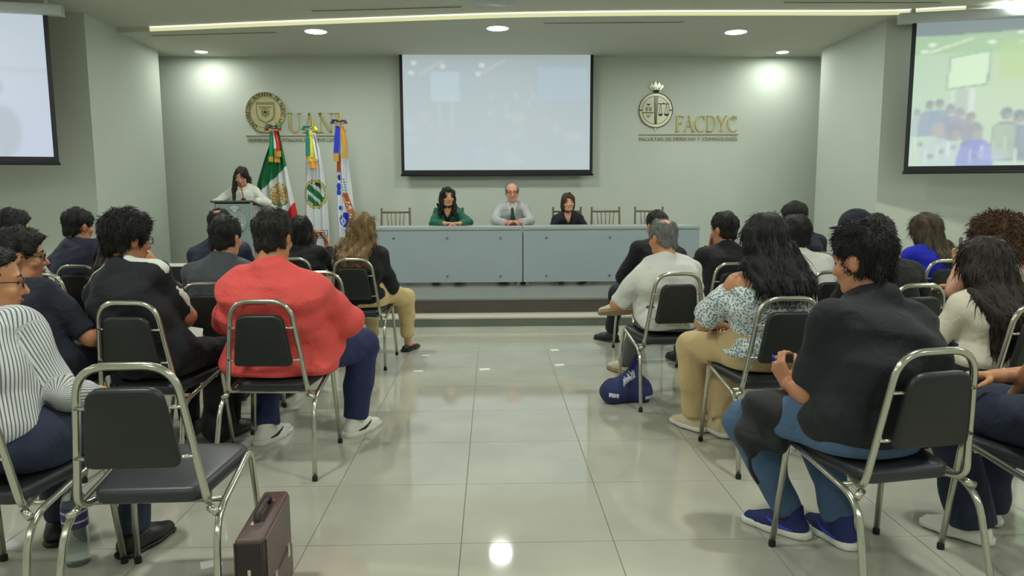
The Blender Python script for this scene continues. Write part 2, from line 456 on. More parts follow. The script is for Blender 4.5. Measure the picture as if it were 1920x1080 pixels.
a = on_y(748, 98, YB-.16); b = on_y(1113, 98, YB-.16); c = on_y(930, 328, YB-.16)
screen('projection_screen', 'middle projection screen with a pale washed-out picture on the back wall', b.x-a.x, a.z-c.z, im, ((a.x+b.x)/2, YB-.16, a.z), 0, case=False)
# right screen: greenish live picture of the seated audience
im = canvas(192, 128, (190, 216, 190)); H_, W_ = im.shape[:2]; yy = np.linspace(0, 1, H_)[:, None, None]; xx = np.linspace(0, 1, W_)[None, :, None]
im += np.array([10, 4, 14])*(yy-.3)+np.array([6, 2, -22])*np.exp(-((xx-.45)/.2)**2)*(1-yy)
rect(im, 0, 0, 1, .10, (132, 148, 152));  # grey top band: shade of the screen case painted into the picture
poly(im, [(0, .10), (1, .04), (1, .22), (0, .22)], (172, 206, 168))
poly(im, [(.05, .20), (.19, .12), (.21, .12), (.055, .215)], (222, 240, 208)); poly(im, [(.36, .15), (.55, .07), (.56, .085), (.37, .165)], (222, 240, 208))
for cx, cy in ((.06, .155), (.035, .20), (.27, .15), (.37, .09)): ell(im, cx, cy, .016, .014, (226, 242, 224))
poly(im, [(.125, .245), (.27, .205), (.268, .44), (.12, .47)], (150, 178, 160)); poly(im, [(.13, .252), (.265, .213), (.262, .43), (.125, .46)], (214, 240, 206))
rect(im, .145, .47, .152, .62, (210, 226, 210)); rect(im, .205, .46, .225, .66, (214, 226, 216)); rect(im, .16, .47, .20, .66, (180, 196, 186), .7)
poly(im, [(.30, .16), (.46, .12), (.46, .42), (.30, .40)], (184, 214, 150), .6)
def seat_fig(cx, cy, s, head, body):
    mixc = lambda c, k: tuple(v*k+w_*(1-k) for v, w_ in zip(c, (186, 204, 200)))
    poly(im, [(cx-.045*s, cy+.24*s), (cx-.038*s, cy+.07*s), (cx-.015*s, cy+.045*s), (cx+.02*s, cy+.045*s), (cx+.04*s, cy+.075*s), (cx+.05*s, cy+.24*s)], mixc(body, .75), .85); ell(im, cx, cy, .017*s, .036*s, mixc(head, .72), .9); ell(im, cx+.004*s, cy+.02*s, .011*s, .022*s, mixc((190, 176, 168), .8), .6)
for a in ((.02, .62, .7, (140, 150, 160), (176, 196, 200)), (.065, .57, .9, (120, 134, 150), (142, 158, 186)), (.10, .56, .9, (128, 136, 146), (140, 158, 188)), (.14, .60, 1, (136, 140, 158), (146, 152, 178)),
          (.175, .63, 1, (150, 148, 160), (150, 154, 172)), (.215, .66, 1.0, (126, 136, 142), (142, 150, 168)), (.10, .74, 1.5, (176, 172, 176), (196, 214, 212)), (.16, .75, 1.5, (136, 144, 160), (196, 216, 212)),
          (.235, .75, 1.5, (140, 144, 156), (128, 134, 222)), (.34, .64, 1.2, (112, 126, 134), (128, 142, 156)), (.385, .66, 1.3, (104, 122, 130), (126, 144, 160)), (.46, .63, 1.4, (112, 126, 132), (132, 150, 164)),
          (.54, .66, 1.4, (116, 128, 136), (140, 150, 170)), (.62, .64, 1.4, (112, 122, 132), (136, 146, 160)), (.72, .65, 1.5, (116, 126, 136), (150, 156, 176)), (.84, .63, 1.5, (112, 126, 132), (140, 150, 164))): seat_fig(*a)
for k in range(16):
    x = .02+.04*k; y = .80+.03*((k*7) % 4); rect(im, x, y, x+.006, y+.1, (226, 234, 232), .8); rect(im, x+.012, y+.03, x+.03, y+.06, (130, 146, 160), .6)
rect(im, .53, .42, .62, .55, (190, 210, 214), .7); ell(im, .30, .92, .06, .05, (170, 180, 226), .7); rect(im, .30, .72, .38, .96, (196, 222, 176), .5)
im = blur(im, 2)
HS = 1.665
a = on_y(1711, 44, 8.55); d = Vector((math.cos(R_(-14)), math.sin(R_(-14)), 0)); wS = 2.96
screen('projection_screen', 'right wall projection screen showing a greenish picture of the seated audience', wS, HS, im, (a.x+d.x*wS/2, 8.55+d.y*wS/2, a.z), R_(-14))
# left screen: very bright, bluish and faint
im = canvas(120, 80, (190, 202, 216)); H_, W_ = im.shape[:2]; yy = np.linspace(0, 1, H_)[:, None, None]; xx = np.linspace(0, 1, W_)[None, :, None]
im += 22*np.exp(-((xx-.66)/.12)**2-((yy-.15)/.35)**2)+(np.array([0, -2, 10]))*(yy-.3)
rect(im, 0, .385, 1, .40, (180, 194, 206)); ell(im, .83, .51, .022, .05, (158, 172, 190), .8); ell(im, .845, .82, .055, .18, (168, 180, 192), .8); ell(im, .70, .9, .04, .1, (150, 160, 226), .6); ell(im, .6, .92, .06, .12, (170, 184, 190), .6)
rect(im, .74, .80, .775, .83, (196, 206, 160), .5); im = blur(im, 3)
a = on_y(89, 29, 8.2); d = Vector((math.cos(R_(13)), math.sin(R_(13)), 0))
screen('projection_screen', 'left wall projection screen with a bright bluish-white picture', wS, 1.535, im, (a.x-d.x*wS/2, 8.2-d.y*wS/2, a.z), R_(13))

# ================================================================== brass lettering and emblems on the back wall
BRASS = mat('brushed_brass', (214, 208, 166), .34, .6, bump=.03, scale=300); BRASSD = mat('dark_brass', (164, 156, 114), .4, .6)
LETB = mat('letter_brass', (198, 186, 132), .32, .7); STEEL = mat('polished_emblem', (228, 228, 206), .2, .8); INK = mat('engraved_black', (44, 44, 38), .6)
def arc(cx, cz, rx, rz, a0, a1, n=12): return [(cx+rx*math.cos(R_(a0+(a1-a0)*i/n)), cz+rz*math.sin(R_(a0+(a1-a0)*i/n))) for i in range(n+1)]
def letter(ch):
    """serif capital, height 1, as strokes (points, width)"""
    T, t = .13, .05; S = lambda x, z, w_=.24: ([(x-w_/2, z), (x+w_/2, z)], .035)
    top, bot = .982, .018
    if ch == 'U': return [([(.16, 1), (.16, .3)], T), (arc(.4, .32, .24, .28, 180, 360), [T]+[T*.9, T*.8, T*.75, T*.7, T*.65, T*.6, T*.55, t*1.2, t, t, t, t]), ([(.64, .3), (.64, 1)], t), S(.16, top, .3), S(.64, top, .22)], .8
    if ch == 'A': return [([(.08, 0), (.38, 1)], t), ([(.34, 1), (.70, 0)], T), ([(.2, .36), (.56, .36)], .04), S(.08, bot, .2), S(.70, bot, .28)], .8
    if ch == 'N': return [([(.14, 0), (.14, 1)], t), ([(.12, 1), (.66, 0)], T), ([(.68, 0), (.68, 1)], t), S(.12, top, .2), S(.14, bot), S(.68, top)], .84
    if ch == 'L': return [([(.16, 0), (.16, 1)], T), S(.16, top, .28), ([(.05, bot), (.58, bot)], .04), ([(.57, 0), (.60, .22)], .035)], .66
    if ch == 'F': return [([(.16, 0), (.16, 1)], T), S(.16, bot, .28), ([(.05, top), (.58, top)], .04), ([(.575, 1), (.59, .8)], .035), ([(.16, .52), (.44, .52)], .035), ([(.44, .60), (.44, .44)], .035)], .64
    if ch == 'C': return [(arc(.44, .5, .36, .48, 50, 310, 18), [t, t, t, t*1.1, t*1.4, T*.8, T*.9, T, T, T, T, T, T*.9, T*.8, t*1.4, t*1.1, t, t, t]), ([(.68, .98), (.68, .72)], .035)], .8
    if ch == 'D': return [([(.16, 0), (.16, 1)], T), ([(.05, top), (.36, top)], .04), ([(.05, bot), (.36, bot)], .04), (arc(.34, .5, .38, .48, 90, -90, 16), [t, t, t*1.3, T*.7, T*.85, T, T, T, T, T, T, T, T*.85, T*.7, t*1.3, t, t])], .8
    if ch == 'Y': return [([(.1, 1), (.40, .48)], T), ([(.70, 1), (.40, .48)], t), ([(.39, .5), (.39, 0)], T*.9), S(.1, top), S(.70, top, .2), S(.39, bot, .26)], .8
def word(parent, txt, x, z, h, mt, wid):
    tot = sum(letter(c)[1] for c in txt); k = wid/tot; x0 = x
    for c in txt:
        st, adv = letter(c); mb = MB()
        for pts, wd in st:
            W2 = [v*min(k, h) for v in wd] if isinstance(wd, list) else wd*min(k, h)
            if isinstance(W2, list): W2 = (W2+[W2[-1]]*len(pts))[:len(pts)]
            mb.ribbon([(x0+p[0]*k, z+p[1]*h) for p in pts], W2, -.03, -.008)
        o = mb.build('letter', mt, parent); x0 += adv*k
def wl(px, py): q = on_y(px, py, YB); return q.x, q.z
def ring(mb, cx, cz, r0, r1, y0, y1, n=40):
    V = []; F = []
    for i in range(n):
        a = 2*math.pi*i/n; c, s_ = math.cos(a), math.sin(a)
        V += [(cx+r0*c, y0, cz+r0*s_), (cx+r1*c, y0, cz+r1*s_), (cx+r1*c, y1, cz+r1*s_), (cx+r0*c, y1, cz+r0*s_)]
    for i in range(n):
        a, b = 4*i, 4*((i+1) % n)
        F += [(a, b, b+1, a+1), (a+1, b+1, b+2, a+2), (a+3, a+2, b+2, b+3), (a, a+3, b+3, b)]
    return mb.raw(V, F)
# left sign: coin seal + UANL
t = thing('wall_sign', 'brass university seal with the letters UANL above the flags', 'wall sign', (0, YB, 0))
x0, z0 = wl(540, 249); x1, z1 = wl(650, 212); word(t, 'UANL', x0, z0, z1-z0, LETB, x1-x0)
cx, cz = wl(499, 211); rr = (wl(537, 211)[0]-wl(462, 211)[0])/2
seal = MB().cyl((cx, -.025, cz), rr, .025, 48, 'y').build('seal', BRASS, t, auto=30)
mb = MB(); ring(mb, cx, cz, rr*.97, rr, -.034, -.02); ring(mb, cx, cz, rr*.76, rr*.79, -.032, -.02); mb.build('rim', BRASSD, seal)
mb = MB().prism([(cx+rr*a, cz+rr*b) for a, b in ((-.46, .5), (.46, .5), (.46, -.1), (.34, -.38), (0, -.56), (-.34, -.38), (-.46, -.1))][::-1], -.036, -.02); mb.build('shield', BRASSD, seal)
mb = MB().prism([(cx+rr*a, cz+rr*b) for a, b in ((-.4, .36), (.4, .36), (.4, -.1), (.3, -.32), (0, -.48), (-.3, -.32), (-.4, -.1))][::-1], -.042, -.03); mb.build('shield_face', BRASS, seal)
mb = MB(); ring(mb, cx, cz+.0, rr*.16, rr*.2, -.05, -.04, 20); mb.prism([(cx+rr*a, cz+rr*b) for a, b in ((-.3, .28), (.3, .28), (.3, .22), (-.3, .22))][::-1], -.05, -.04)
mb.prism([(cx+rr*.25*math.cos(R_(k*30))*(1 if k % 2 else .45), cz-rr*.05+rr*.25*math.sin(R_(k*30))*(1 if k % 2 else .45)) for k in range(12)][::-1], -.049, -.04); mb.build('flame_star', BRASSD, seal)
MB().cyl((cx, -.055, cz), rr*.06, .01, 12, 'y').build('boss', INK, seal)
txt = 'UNIVERSIDAD AUTONOMA DE NUEVO LEON'; n = len(txt); mb = MB()
ls = {c: text_mesh(c, rr*.24, .012) for c in set(txt) if c != ' '}
for k, c in enumerate(txt):
    if c == ' ': continue
    an = R_(232 - k*(284/(n-1))); me = ls[c]
    Mx = Matrix.Translation((cx+rr*.875*math.cos(an), -.03, cz+rr*.875*math.sin(an))) @ Matrix.Rotation(-(an-math.pi/2), 4, 'Y') @ Matrix.Rotation(math.pi/2, 4, 'X')
    mb.raw([Mx @ v.co for v in me.vertices], [tuple(p.vertices) for p in me.polygons])
mb.build('rim_lettering', mat('bronze_ink', (92, 86, 56), .5), seal)
mb = MB(); a = wl(462, 255); b = wl(634, 253); mb.box(a[0], b[0], -.018, -.002, a[1]-.007, a[1]+.007); mb.build('rule_bar', BRASSD, t)
q = wl(550, 263); mo = text_obj('motto_lettering', 'UNIVERSIDAD AUTÓNOMA DE NUEVO LEÓN', .07, mat('motto_bronze', (150, 150, 130), .5), t, (q[0], -.01, q[1]), depth=.012, width=wl(635, 260)[0]-wl(466, 260)[0]); mo['kind'] = 'stuff'
# right sign: torch and scales emblem + FACDYC
t = thing('wall_sign', 'silvery torch and scales emblem with the letters FACDYC right of the middle screen', 'wall sign', (0, YB, 0))
x0, z0 = wl(1265, 247); x1, z1 = wl(1384, 217); word(t, 'FACDYC', x0, z0, z1-z0, LETB, x1-x0)
cx, cz = wl(1229, 207); rr = (wl(1261, 207)[0]-wl(1197, 207)[0])/2; rz = rr*1.03
def torch_emblem(parent, cx, cz, rr, y, face, line, pale=None):
    """round badge: torch in the middle, scales right, cup on a line left, flames on top"""
    e = MB().cyl((cx, y-.02, cz), rr, .02, 44, 'y').build('badge', face, parent, auto=30)
    mb = MB(); f = y-.024
    ring(mb, cx, cz, rr*.965, rr, f-.004, y-.01); ring(mb, cx, cz, rr*.785, rr*.805, f, y-.018)
    bar = lambda a, b, c, d: mb.box(cx+rr*a, cx+rr*b, f, y-.018, cz+rr*c, cz+rr*d)
    bar(-1, -.79, -.03, .03); bar(.79, 1, -.03, .03); bar(-.78, -.14, -.17, -.12)
    for k in (-.13, -.07, .0, .07): mb.ribbon([(cx+rr*(k*1.0+.03), cz+rr*.78), (cx+rr*(k*.55+.02), cz-rr*.78)], rr*.028, f, y-.018)
    bar(.14, .76, .34, .385); bar(.42, .48, .34, .43)
    for s_ in (.28, .62):
        for q_ in (-.09, .09): mb.ribbon([(cx+rr*s_, cz+rr*.34), (cx+rr*(s_+q_), cz-rr*.2)], rr*.018, f, y-.018)
        mb.prism([(p[0], p[1]) for p in arc(cx+rr*s_, cz-rr*.2, rr*.13, rr*.14, 180, 360, 8)], f, y-.018)
    mb.prism([(cx+rr*a, cz+rr*b) for a, b in ((-.56, .36), (-.3, .36), (-.43, .25))][::-1], f, y-.018)
    for k in (-.58, -.5, -.37, -.29): bar(k, k+.035, -.05, .17)
    bar(-.55, -.3, -.32, -.29); bar(-.5, -.36, -.4, -.37)
    mb.build('line_work', line, e)
    mb = MB(); zt = cz+rr*1.0
    mb.prism([(cx-rr*.2, zt+.18*rr), (cx-rr*.1, zt-.02*rr), (cx+rr*.12, zt-.02*rr), (cx+rr*.22, zt+.18*rr)], y-.028, y-.002)
    mb.build('torch_cup', line, e)
    fl_ = MB()
    for k in range(7):
        s_ = -.36+.12*k; hgt = .62-.06*abs(k-3)+.05*(k % 2); fl_.ribbon([(cx+rr*s_*.5, zt+.16*rr), (cx+rr*s_*1.0, zt+rr*.35), (cx+rr*(s_*.9+.05*(-1)**k), zt+rr*hgt)], [rr*.1, rr*.13, rr*.03], y-.03, y-.004)
    fl_.build('flames', pale or face, e)
    MB().prism([(cx-rr*.06, cz-rr), (cx, cz-rr*1.25), (cx+rr*.06, cz-rr)], y-.02, y-.004).build('torch_tip', face, e)
    return e
torch_emblem(t, cx, cz, rr, 0, STEEL, INK)
mb = MB(); a = wl(1197, 252); b = wl(1384, 254); mb.box(a[0], b[0], -.018, -.002, a[1]-.012, a[1]+.002); mb.build('rule_bar', BRASSD, t)
q = wl(1290, 261); mo = text_obj('motto_lettering', 'FACULTAD DE DERECHO Y CRIMINOLOGÍA', .07, mat('motto_bronze', (150, 150, 130), .5), t, (q[0], -.01, q[1]), depth=.012, width=wl(1382, 260)[0]-wl(1198, 260)[0]); mo['kind'] = 'stuff'

# ================================================================== panel tables on the stage
GREY = mat('table_panel', (164, 178, 186), .32, var=.03, vscale=2.5); GREYT = mat('table_top', (168, 178, 180), .3); CHR = mat('standoff_steel', (150, 152, 148), .3, .9)
YT = 9.02; ZT = .966; xa = on_y(700, 426, YT).x; xm = on_y(980.5, 480, YT).x; xb = on_y(1313, 424, YT).x
def stage_table(x0, x1, label):
    t = thing('panel_table', label, 'table', ((x0+x1)/2, YT, ZS), 0, 'grey panel tables on the stage'); h = ZT-ZS; w2 = (x1-x0)/2-.006
    MB().box(-w2, w2, -.015, .66, h-.03, h).build('tabletop', GREYT, t)
    p = MB().box(-w2, w2, 0, .018, .045, h-.032).build('front_panel', GREY, t)
    for x in (-w2*.74, -w2*.02, w2*.7):
        for z in (.12, h-.13): MB().lathe((x, 0, z), [(.011, -.02), (.013, -.015), (.013, -.001)], 12, 'y').build('standoff', CHR, p, auto=30)
    for s_ in (-1, 1):
        MB().box(s_*(w2-.05)-.02, s_*(w2-.05)+.02, .03, .07, .02, h-.03).build('leg', CHR, t)
        MB().box(s_*(w2-.05)-.02, s_*(w2-.05)+.02, .56, .6, .02, h-.03).build('leg', CHR, t)
        MB().box(s_*(w2-.05)-.025, s_*(w2-.05)+.025, .02, .64, 0, .02).build('foot', CHR, t)
    MB().box(-w2+.03, w2-.03, .56, .6, h-.09, h-.03).build('back_rail', CHR, t)
stage_table(xa, xm, 'long grey panel table on the stage left of the joint, before the green jacket')
stage_table(xm, xb, 'long grey panel table on the stage right of the joint, before the dark jacket')

# slim spindle-back banquet chairs behind the tables
CHV = mat('champagne_lacquer', (128, 122, 96), .35, .3)
CUSH = mat('ivory_cushion', (214, 208, 190), .8)
def spindle_chair(px, label, rz=math.pi):
    q = on_y(px, 405, 9.98); t = thing('spindle_chair', label, 'chair', (q.x, 9.98, ZS), rz, 'spindle-back chairs behind the stage table')
    for s_ in (-1, 1):
        MB().tube([(s_*.2, -.2, 0), (s_*.195, -.19, .45), (s_*.19, -.225, .92)], [.013, .016, .014], 8).lathe((s_*.19, -.225, .92), [(.014, 0), (.018, .006), (.012, .014), (.004, .02)], 8).build('leg', CHV, t, auto=50)
        MB().tube([(s_*.2, .2, 0), (s_*.2, .19, .45)], [.012, .016], 8).build('leg', CHV, t, auto=50)
        MB().tube([(s_*.2, -.195, .2), (s_*.2, .195, .2)], .008, 6).build('stretcher', CHV, t, smooth=True)
    MB().tube([(-.19, -.22, .875), (.19, -.22, .875)], .014, 8).build('top_rail', CHV, t, smooth=True)
    MB().tube([(-.19, -.205, .62), (.19, -.205, .62)], .011, 8).build('lower_rail', CHV, t, smooth=True)
    for x in (-.105, -.055, 0, .055, .105): MB().tube([(x*1.12, -.22, .875), (x*.9, -.205, .62)], .007, 6).build('spindle', CHV, t, smooth=True)
    MB().pad(rounded_poly([(-.21, -.2), (.21, -.2), (.21, .21), (-.21, .21)], .03), .025, .008, Matrix.Translation((0, 0, .43))).build('seat', CHV, t, auto=40)
    MB().pad(rounded_poly([(-.2, -.19), (.2, -.19), (.2, .2), (-.2, .2)], .05), .04, .018, Matrix.Translation((0, 0, .455))).build('cushion', CUSH, t, auto=50)
for px, lab in ((738, 'empty spindle-back chair behind the left end of the stage table'), (1140, 'empty spindle-back chair just right of the woman in dark jacket'), (1223, 'empty spindle-back chair at the right end of the stage table'),
                (840, 'spindle-back chair under the woman in green jacket'), (962, 'spindle-back chair under the man in grey suit'), (1066, 'spindle-back chair under the woman in dark jacket')):
    spindle_chair(px, lab)

# ================================================================== lectern
LG = mat('lectern_glass', (150, 166, 164), .25, var=.04, vscale=3); LM = mat('lectern_metal', (176, 182, 180), .3, .6); LTOP = mat('lectern_top', (84, 92, 92), .4)
q0 = on_y(400, 400, 9.45); q1 = on_y(474, 400, 9.45); lw = (q1.x-q0.x)/2; zt = on_y(440, 376, 9.45).z-ZS
t = thing('lectern', 'grey glass lectern with a torch emblem in front of the woman in white', 'lectern', ((q0.x+q1.x)/2, 9.45, ZS), 0)
MB().box(-lw+.03, lw-.03, -.006, .012, .04, zt-.04).build('front_panel', LG, t)
for s_ in (-1, 1):
    MB().box(s_*(lw-.012)-.014, s_*(lw-.012)+.014, -.015, .02, 0, zt-.02).build('post', LM, t)
    MB().box(s_*(lw-.012)-.006, s_*(lw-.012)+.006, .02, .40, .04, zt-.06).build('side_panel', LG, t)
    MB().box(s_*(lw-.012)-.014, s_*(lw-.012)+.014, .38, .41, 0, zt-.06).build('post', LM, t)
mb = MB(); mb.raw([(-lw-.02, -.04, zt-.02), (lw+.02, -.04, zt-.02), (lw+.02, .46, zt-.1), (-lw-.02, .46, zt-.1), (-lw-.02, -.04, zt), (lw+.02, -.04, zt), (lw+.02, .46, zt-.08), (-lw-.02, .46, zt-.08)],
                  [(0, 3, 2, 1), (4, 5, 6, 7), (0, 1, 5, 4), (1, 2, 6, 5), (2, 3, 7, 6), (3, 0, 4, 7)]); mb.build('top', LTOP, t)
MB().box(-lw-.03, lw+.03, -.05, .44, 0, .03).build('base', LM, t)
EMW = mat('emblem_white', (214, 222, 220), .5)
torch_emblem(t, .03, zt-.27, .135, -.006, LG, EMW, EMW)
t = thing('microphone', 'black gooseneck microphone on the lectern top', 'microphone', ((q0.x+q1.x)/2+.12, 9.5, ZS+zt+.002), 0)
MB().lathe((0, 0, 0), [(.03, 0), (.03, .012), (.012, .03)], 14).build('base', SLOT, t, auto=40)
MB().tube(rounded([(0, 0, .02), (-.02, .02, .16), (-.09, .1, .25), (-.13, .16, .23)], .08), .0045, 6).build('gooseneck', SLOT, t, smooth=True)
MB().tube([(-.125, .15, .235), (-.155, .195, .215)], [.011, .012], 8).build('capsule', SLOT, t, smooth=True)

# ================================================================== flags
FPOLE = mat('flag_pole', (206, 180, 110), .3, .8); GOLD = mat('gold_fringe', (206, 160, 62), .5, .2, bump=.3, scale=200, stretch=(1, 1, .05))
FLAGM = vcol_mat('flag_print', .75)
def cloth(name, parent, outline, paint, nx=64, nz=110, folds=5, amp=.03, ph=0.0, y0=0.0):
    """hanging cloth: outline = [(z, xl, xr)] top to bottom; paint(x, z, u, v) -> rgb"""
    zs = np.array([o_[0] for o_ in outline]); xl = np.array([o_[1] for o_ in outline]); xr = np.array([o_[2] for o_ in outline])
    v = np.linspace(0, 1, nz+1); z = zs[0]+(zs[-1]-zs[0])*v
    L_ = np.interp(-z, -zs, xl); Rr = np.interp(-z, -zs, xr); u = np.linspace(0, 1, nx+1)
    X = L_[:, None]+(Rr-L_)[:, None]*u[None]; Z = np.repeat(z[:, None], nx+1, 1)
    Y = y0+amp*np.sin(u[None]*folds*2*math.pi+ph+1.3*v[:, None])*(.35+.65*v[:, None])+.4*amp*np.sin(u[None]*11+4*v[:, None])
    V = np.stack([X.ravel(), Y.ravel(), Z.ravel()], 1)
    I, J = np.meshgrid(np.arange(nx), np.arange(nz)); a = (J*(nx+1)+I).ravel(); F = np.stack([a+nx+1, a+nx+2, a+1, a], 1)
    o = mesh_obj(name, V, F, FLAGM, parent, smooth=True)
    xc = .25*(X[:-1, :-1]+X[1:, :-1]+X[:-1, 1:]+X[1:, 1:]); zc_ = .25*(Z[:-1, :-1]+Z[1:, :-1]+Z[:-1, 1:]+Z[1:, 1:])
    c = lin_im(paint(xc.ravel(), zc_.ravel())); c = np.concatenate([c, np.ones((len(c), 1))], 1)
    ca = o.data.color_attributes.new('print', 'FLOAT_COLOR', 'CORNER'); ca.data.foreach_set('color', np.repeat(c, 4, 0).astype(np.float32).ravel())
    sm = o.modifiers.new('thickness', 'SOLIDIFY'); sm.thickness = .003
    return o
YF = 10.3
def fx(px): return on_y(px, 330, YF).x
def fz(py): return on_y(560, py, YF).z-ZS
def flag(px, label, outline, paint, bows, ztop, **kw):
    """outline / paint in photograph-measured positions turned into metres on the flag's own plane"""
    X0 = fx(px); t = thing('flag', label, 'flag', (X0, YF, ZS), 0, 'flags on stands beside the lectern')
    MB().lathe((0, 0, 0), [(.17, 0), (.17, .02), (.06, .05), (.025, .12)], 20).build('stand', FPOLE, t, auto=40)
    MB().tube([(0, 0, .1), (0, 0, fz(ztop+8))], .013, 10).build('pole', FPOLE, t, smooth=True)
    MB().lathe((0, 0, fz(ztop+8)), [(.014, 0), (.02, .02), (.02, .035), (.012, .05), (.022, .075), (.003, .13)], 10).build('finial', FPOLE, t, auto=50)
    o = cloth('cloth', t, [(fz(b), fx(a0)-X0, fx(a1)-X0) for b, a0, a1 in outline], lambda x, z: paint(x, z, X0), y0=-.065, **kw)
    for (col, pts, w_, fr) in bows:
        m_ = mat('ribbon_%d_%d_%d' % col, col, .5)
        P = [(fx(a)-X0, -.135-.012*i, fz(b)) for i, (a, b) in enumerate(pts)]
        mb = MB(); n = len(P); wd = w_*.0074
        V = []
        for p in P: V += [(p[0]-wd/2, p[1], p[2]), (p[0]-wd*.15, p[1]-.012, p[2]), (p[0]+wd*.2, p[1]+.006, p[2]), (p[0]+wd/2, p[1]-.004, p[2])]
        mb.raw(V, [(4*i+k, 4*i+k+1, 4*i+k+5, 4*i+k+4) for i in range(n-1) for k in range(3)])
        rb = mb.build('ribbon', m_, t); sm = rb.modifiers.new('thickness', 'SOLIDIFY'); sm.thickness = .003
        if fr:
            p = P[-1]; MB().box(p[0]-wd*.55, p[0]+wd*.55, p[1]-.012, p[1]+.008, p[2]-fr*.0074, p[2]+.01).build('fringe', GOLD, rb)
    return t
def bow(c1, c2, cx, cy):
    return [(c1, [(cx, cy), (cx-9, cy-5), (cx-13, cy+3), (cx-3, cy+3)], 7, 0), (c2, [(cx, cy), (cx+9, cy-4), (cx+13, cy+3), (cx+3, cy+4)], 7, 0)]
def inv_px(x, z, X0):
    """metres on the flag plane back to the measured sheet of the flag (x right, y down)"""
    k = (fx(560)-fx(460))/100; kz = (fz(400)-fz(300))/100
    return 460+(x+X0-fx(460))/k, 300+(z-fz(300))/kz
rng = np.random.RandomState(3)
def paint_mex(x, z, X0):
    X, Y = inv_px(x, z, X0); c = np.tile(np.array((214., 216, 216)), (len(X), 1))
    g_ = Y < 352-(X-497)*.93-np.where(X < 497, (497-X)*.2, 0); g_ |= (X < 493) & (Y < 352)
    c[g_] = (14, 112, 66)
    r_ = (Y > 383-(X-549)*1.25); c[r_] = (206, 30, 40)
    d = np.hypot((X-525)/17, (Y-364)/21); e = (d < 1)
    n = np.sin(X*.9+1.5*np.sin(Y*.6))*np.sin(Y*.8+1.7*np.sin(X*.5))+.25
    c[e & (n > -.3)] = (186, 154, 92); c[e & (n > .85)] = (142, 112, 60); c[(np.hypot(X-528, Y-350) < 5)] = (196, 186, 160)
    c[(np.abs(np.hypot((X-525)/15, (Y-374)/11)-1) < .14) & (Y > 376)] = (96, 132, 84)
    return c
flag(523, 'green white and red flag with a golden emblem next to the lectern', [(246, 516, 530), (268, 512, 534), (300, 499, 539), (345, 483, 546), (400, 480, 556), (470, 478, 560), (520, 480, 558)], paint_mex,
     [((26, 140, 84), [(519, 248), (517, 275), (516, 296)], 7, 8), ((226, 226, 224), [(523, 248), (524, 280)], 5, 0), ((204, 36, 44), [(525, 247), (530, 268), (531, 286)], 7, 9), ((196, 160, 70), [(526, 280), (527, 300)], 9, 5)] + bow((30, 130, 80), (34, 130, 86), 522, 240) + bow((196, 44, 70), (200, 50, 66), 522, 244), 226, folds=4, amp=.045)
def paint_uni(x, z, X0):
    X, Y = inv_px(x, z, X0); c = np.tile(np.array((216., 220, 226)), (len(X), 1))
    d = np.hypot((X-592.5)/21.5, (Y-364)/27.5)
    c[d < 1] = (60, 62, 40); c[d < .965] = (206, 194, 92); c[d < .84] = (52, 70, 48); c[d < .80] = (206, 214, 208)
    ins = d < .8; s_ = (Y-364)-(X-592.5)*.92
    c[ins & (np.abs(s_+2) < 7)] = (16, 110, 70); c[ins & (s_ > 12) & (s_ < 24) & (np.abs(X-588) < 9)] = (22, 112, 74)
    c[ins & (s_ < -18) & (s_ > -28) & (np.abs(X-598) < 6)] = (40, 44, 52); c[ins & (np.abs(np.sin(s_*.55)) < .18) & (s_ < -12)] = (96, 92, 92); c[ins & (np.abs(np.sin(X*.5+Y*.5)) < .1) & (s_ > 8)] = (70, 96, 80)
    return c
flag(590, 'white flag with a round green and yellow seal between the other two flags', [(250, 582, 596), (280, 578, 603), (320, 574, 609), (370, 570, 613), (430, 568, 615), (520, 570, 612)], paint_uni,
     [((24, 128, 120), [(586, 246), (584, 275), (584, 293)], 7, 0), ((226, 222, 60), [(590, 246), (591, 296)], 6, 0), ((210, 180, 60), [(588, 290), (590, 304)], 17, 0), ((232, 150, 44), [(592, 302), (593, 316)], 13, 0), ((226, 228, 226), [(594, 262), (600, 300)], 5, 0)] + bow((30, 120, 118), (206, 214, 80), 589, 243), 232, folds=3, amp=.035, ph=1.0)
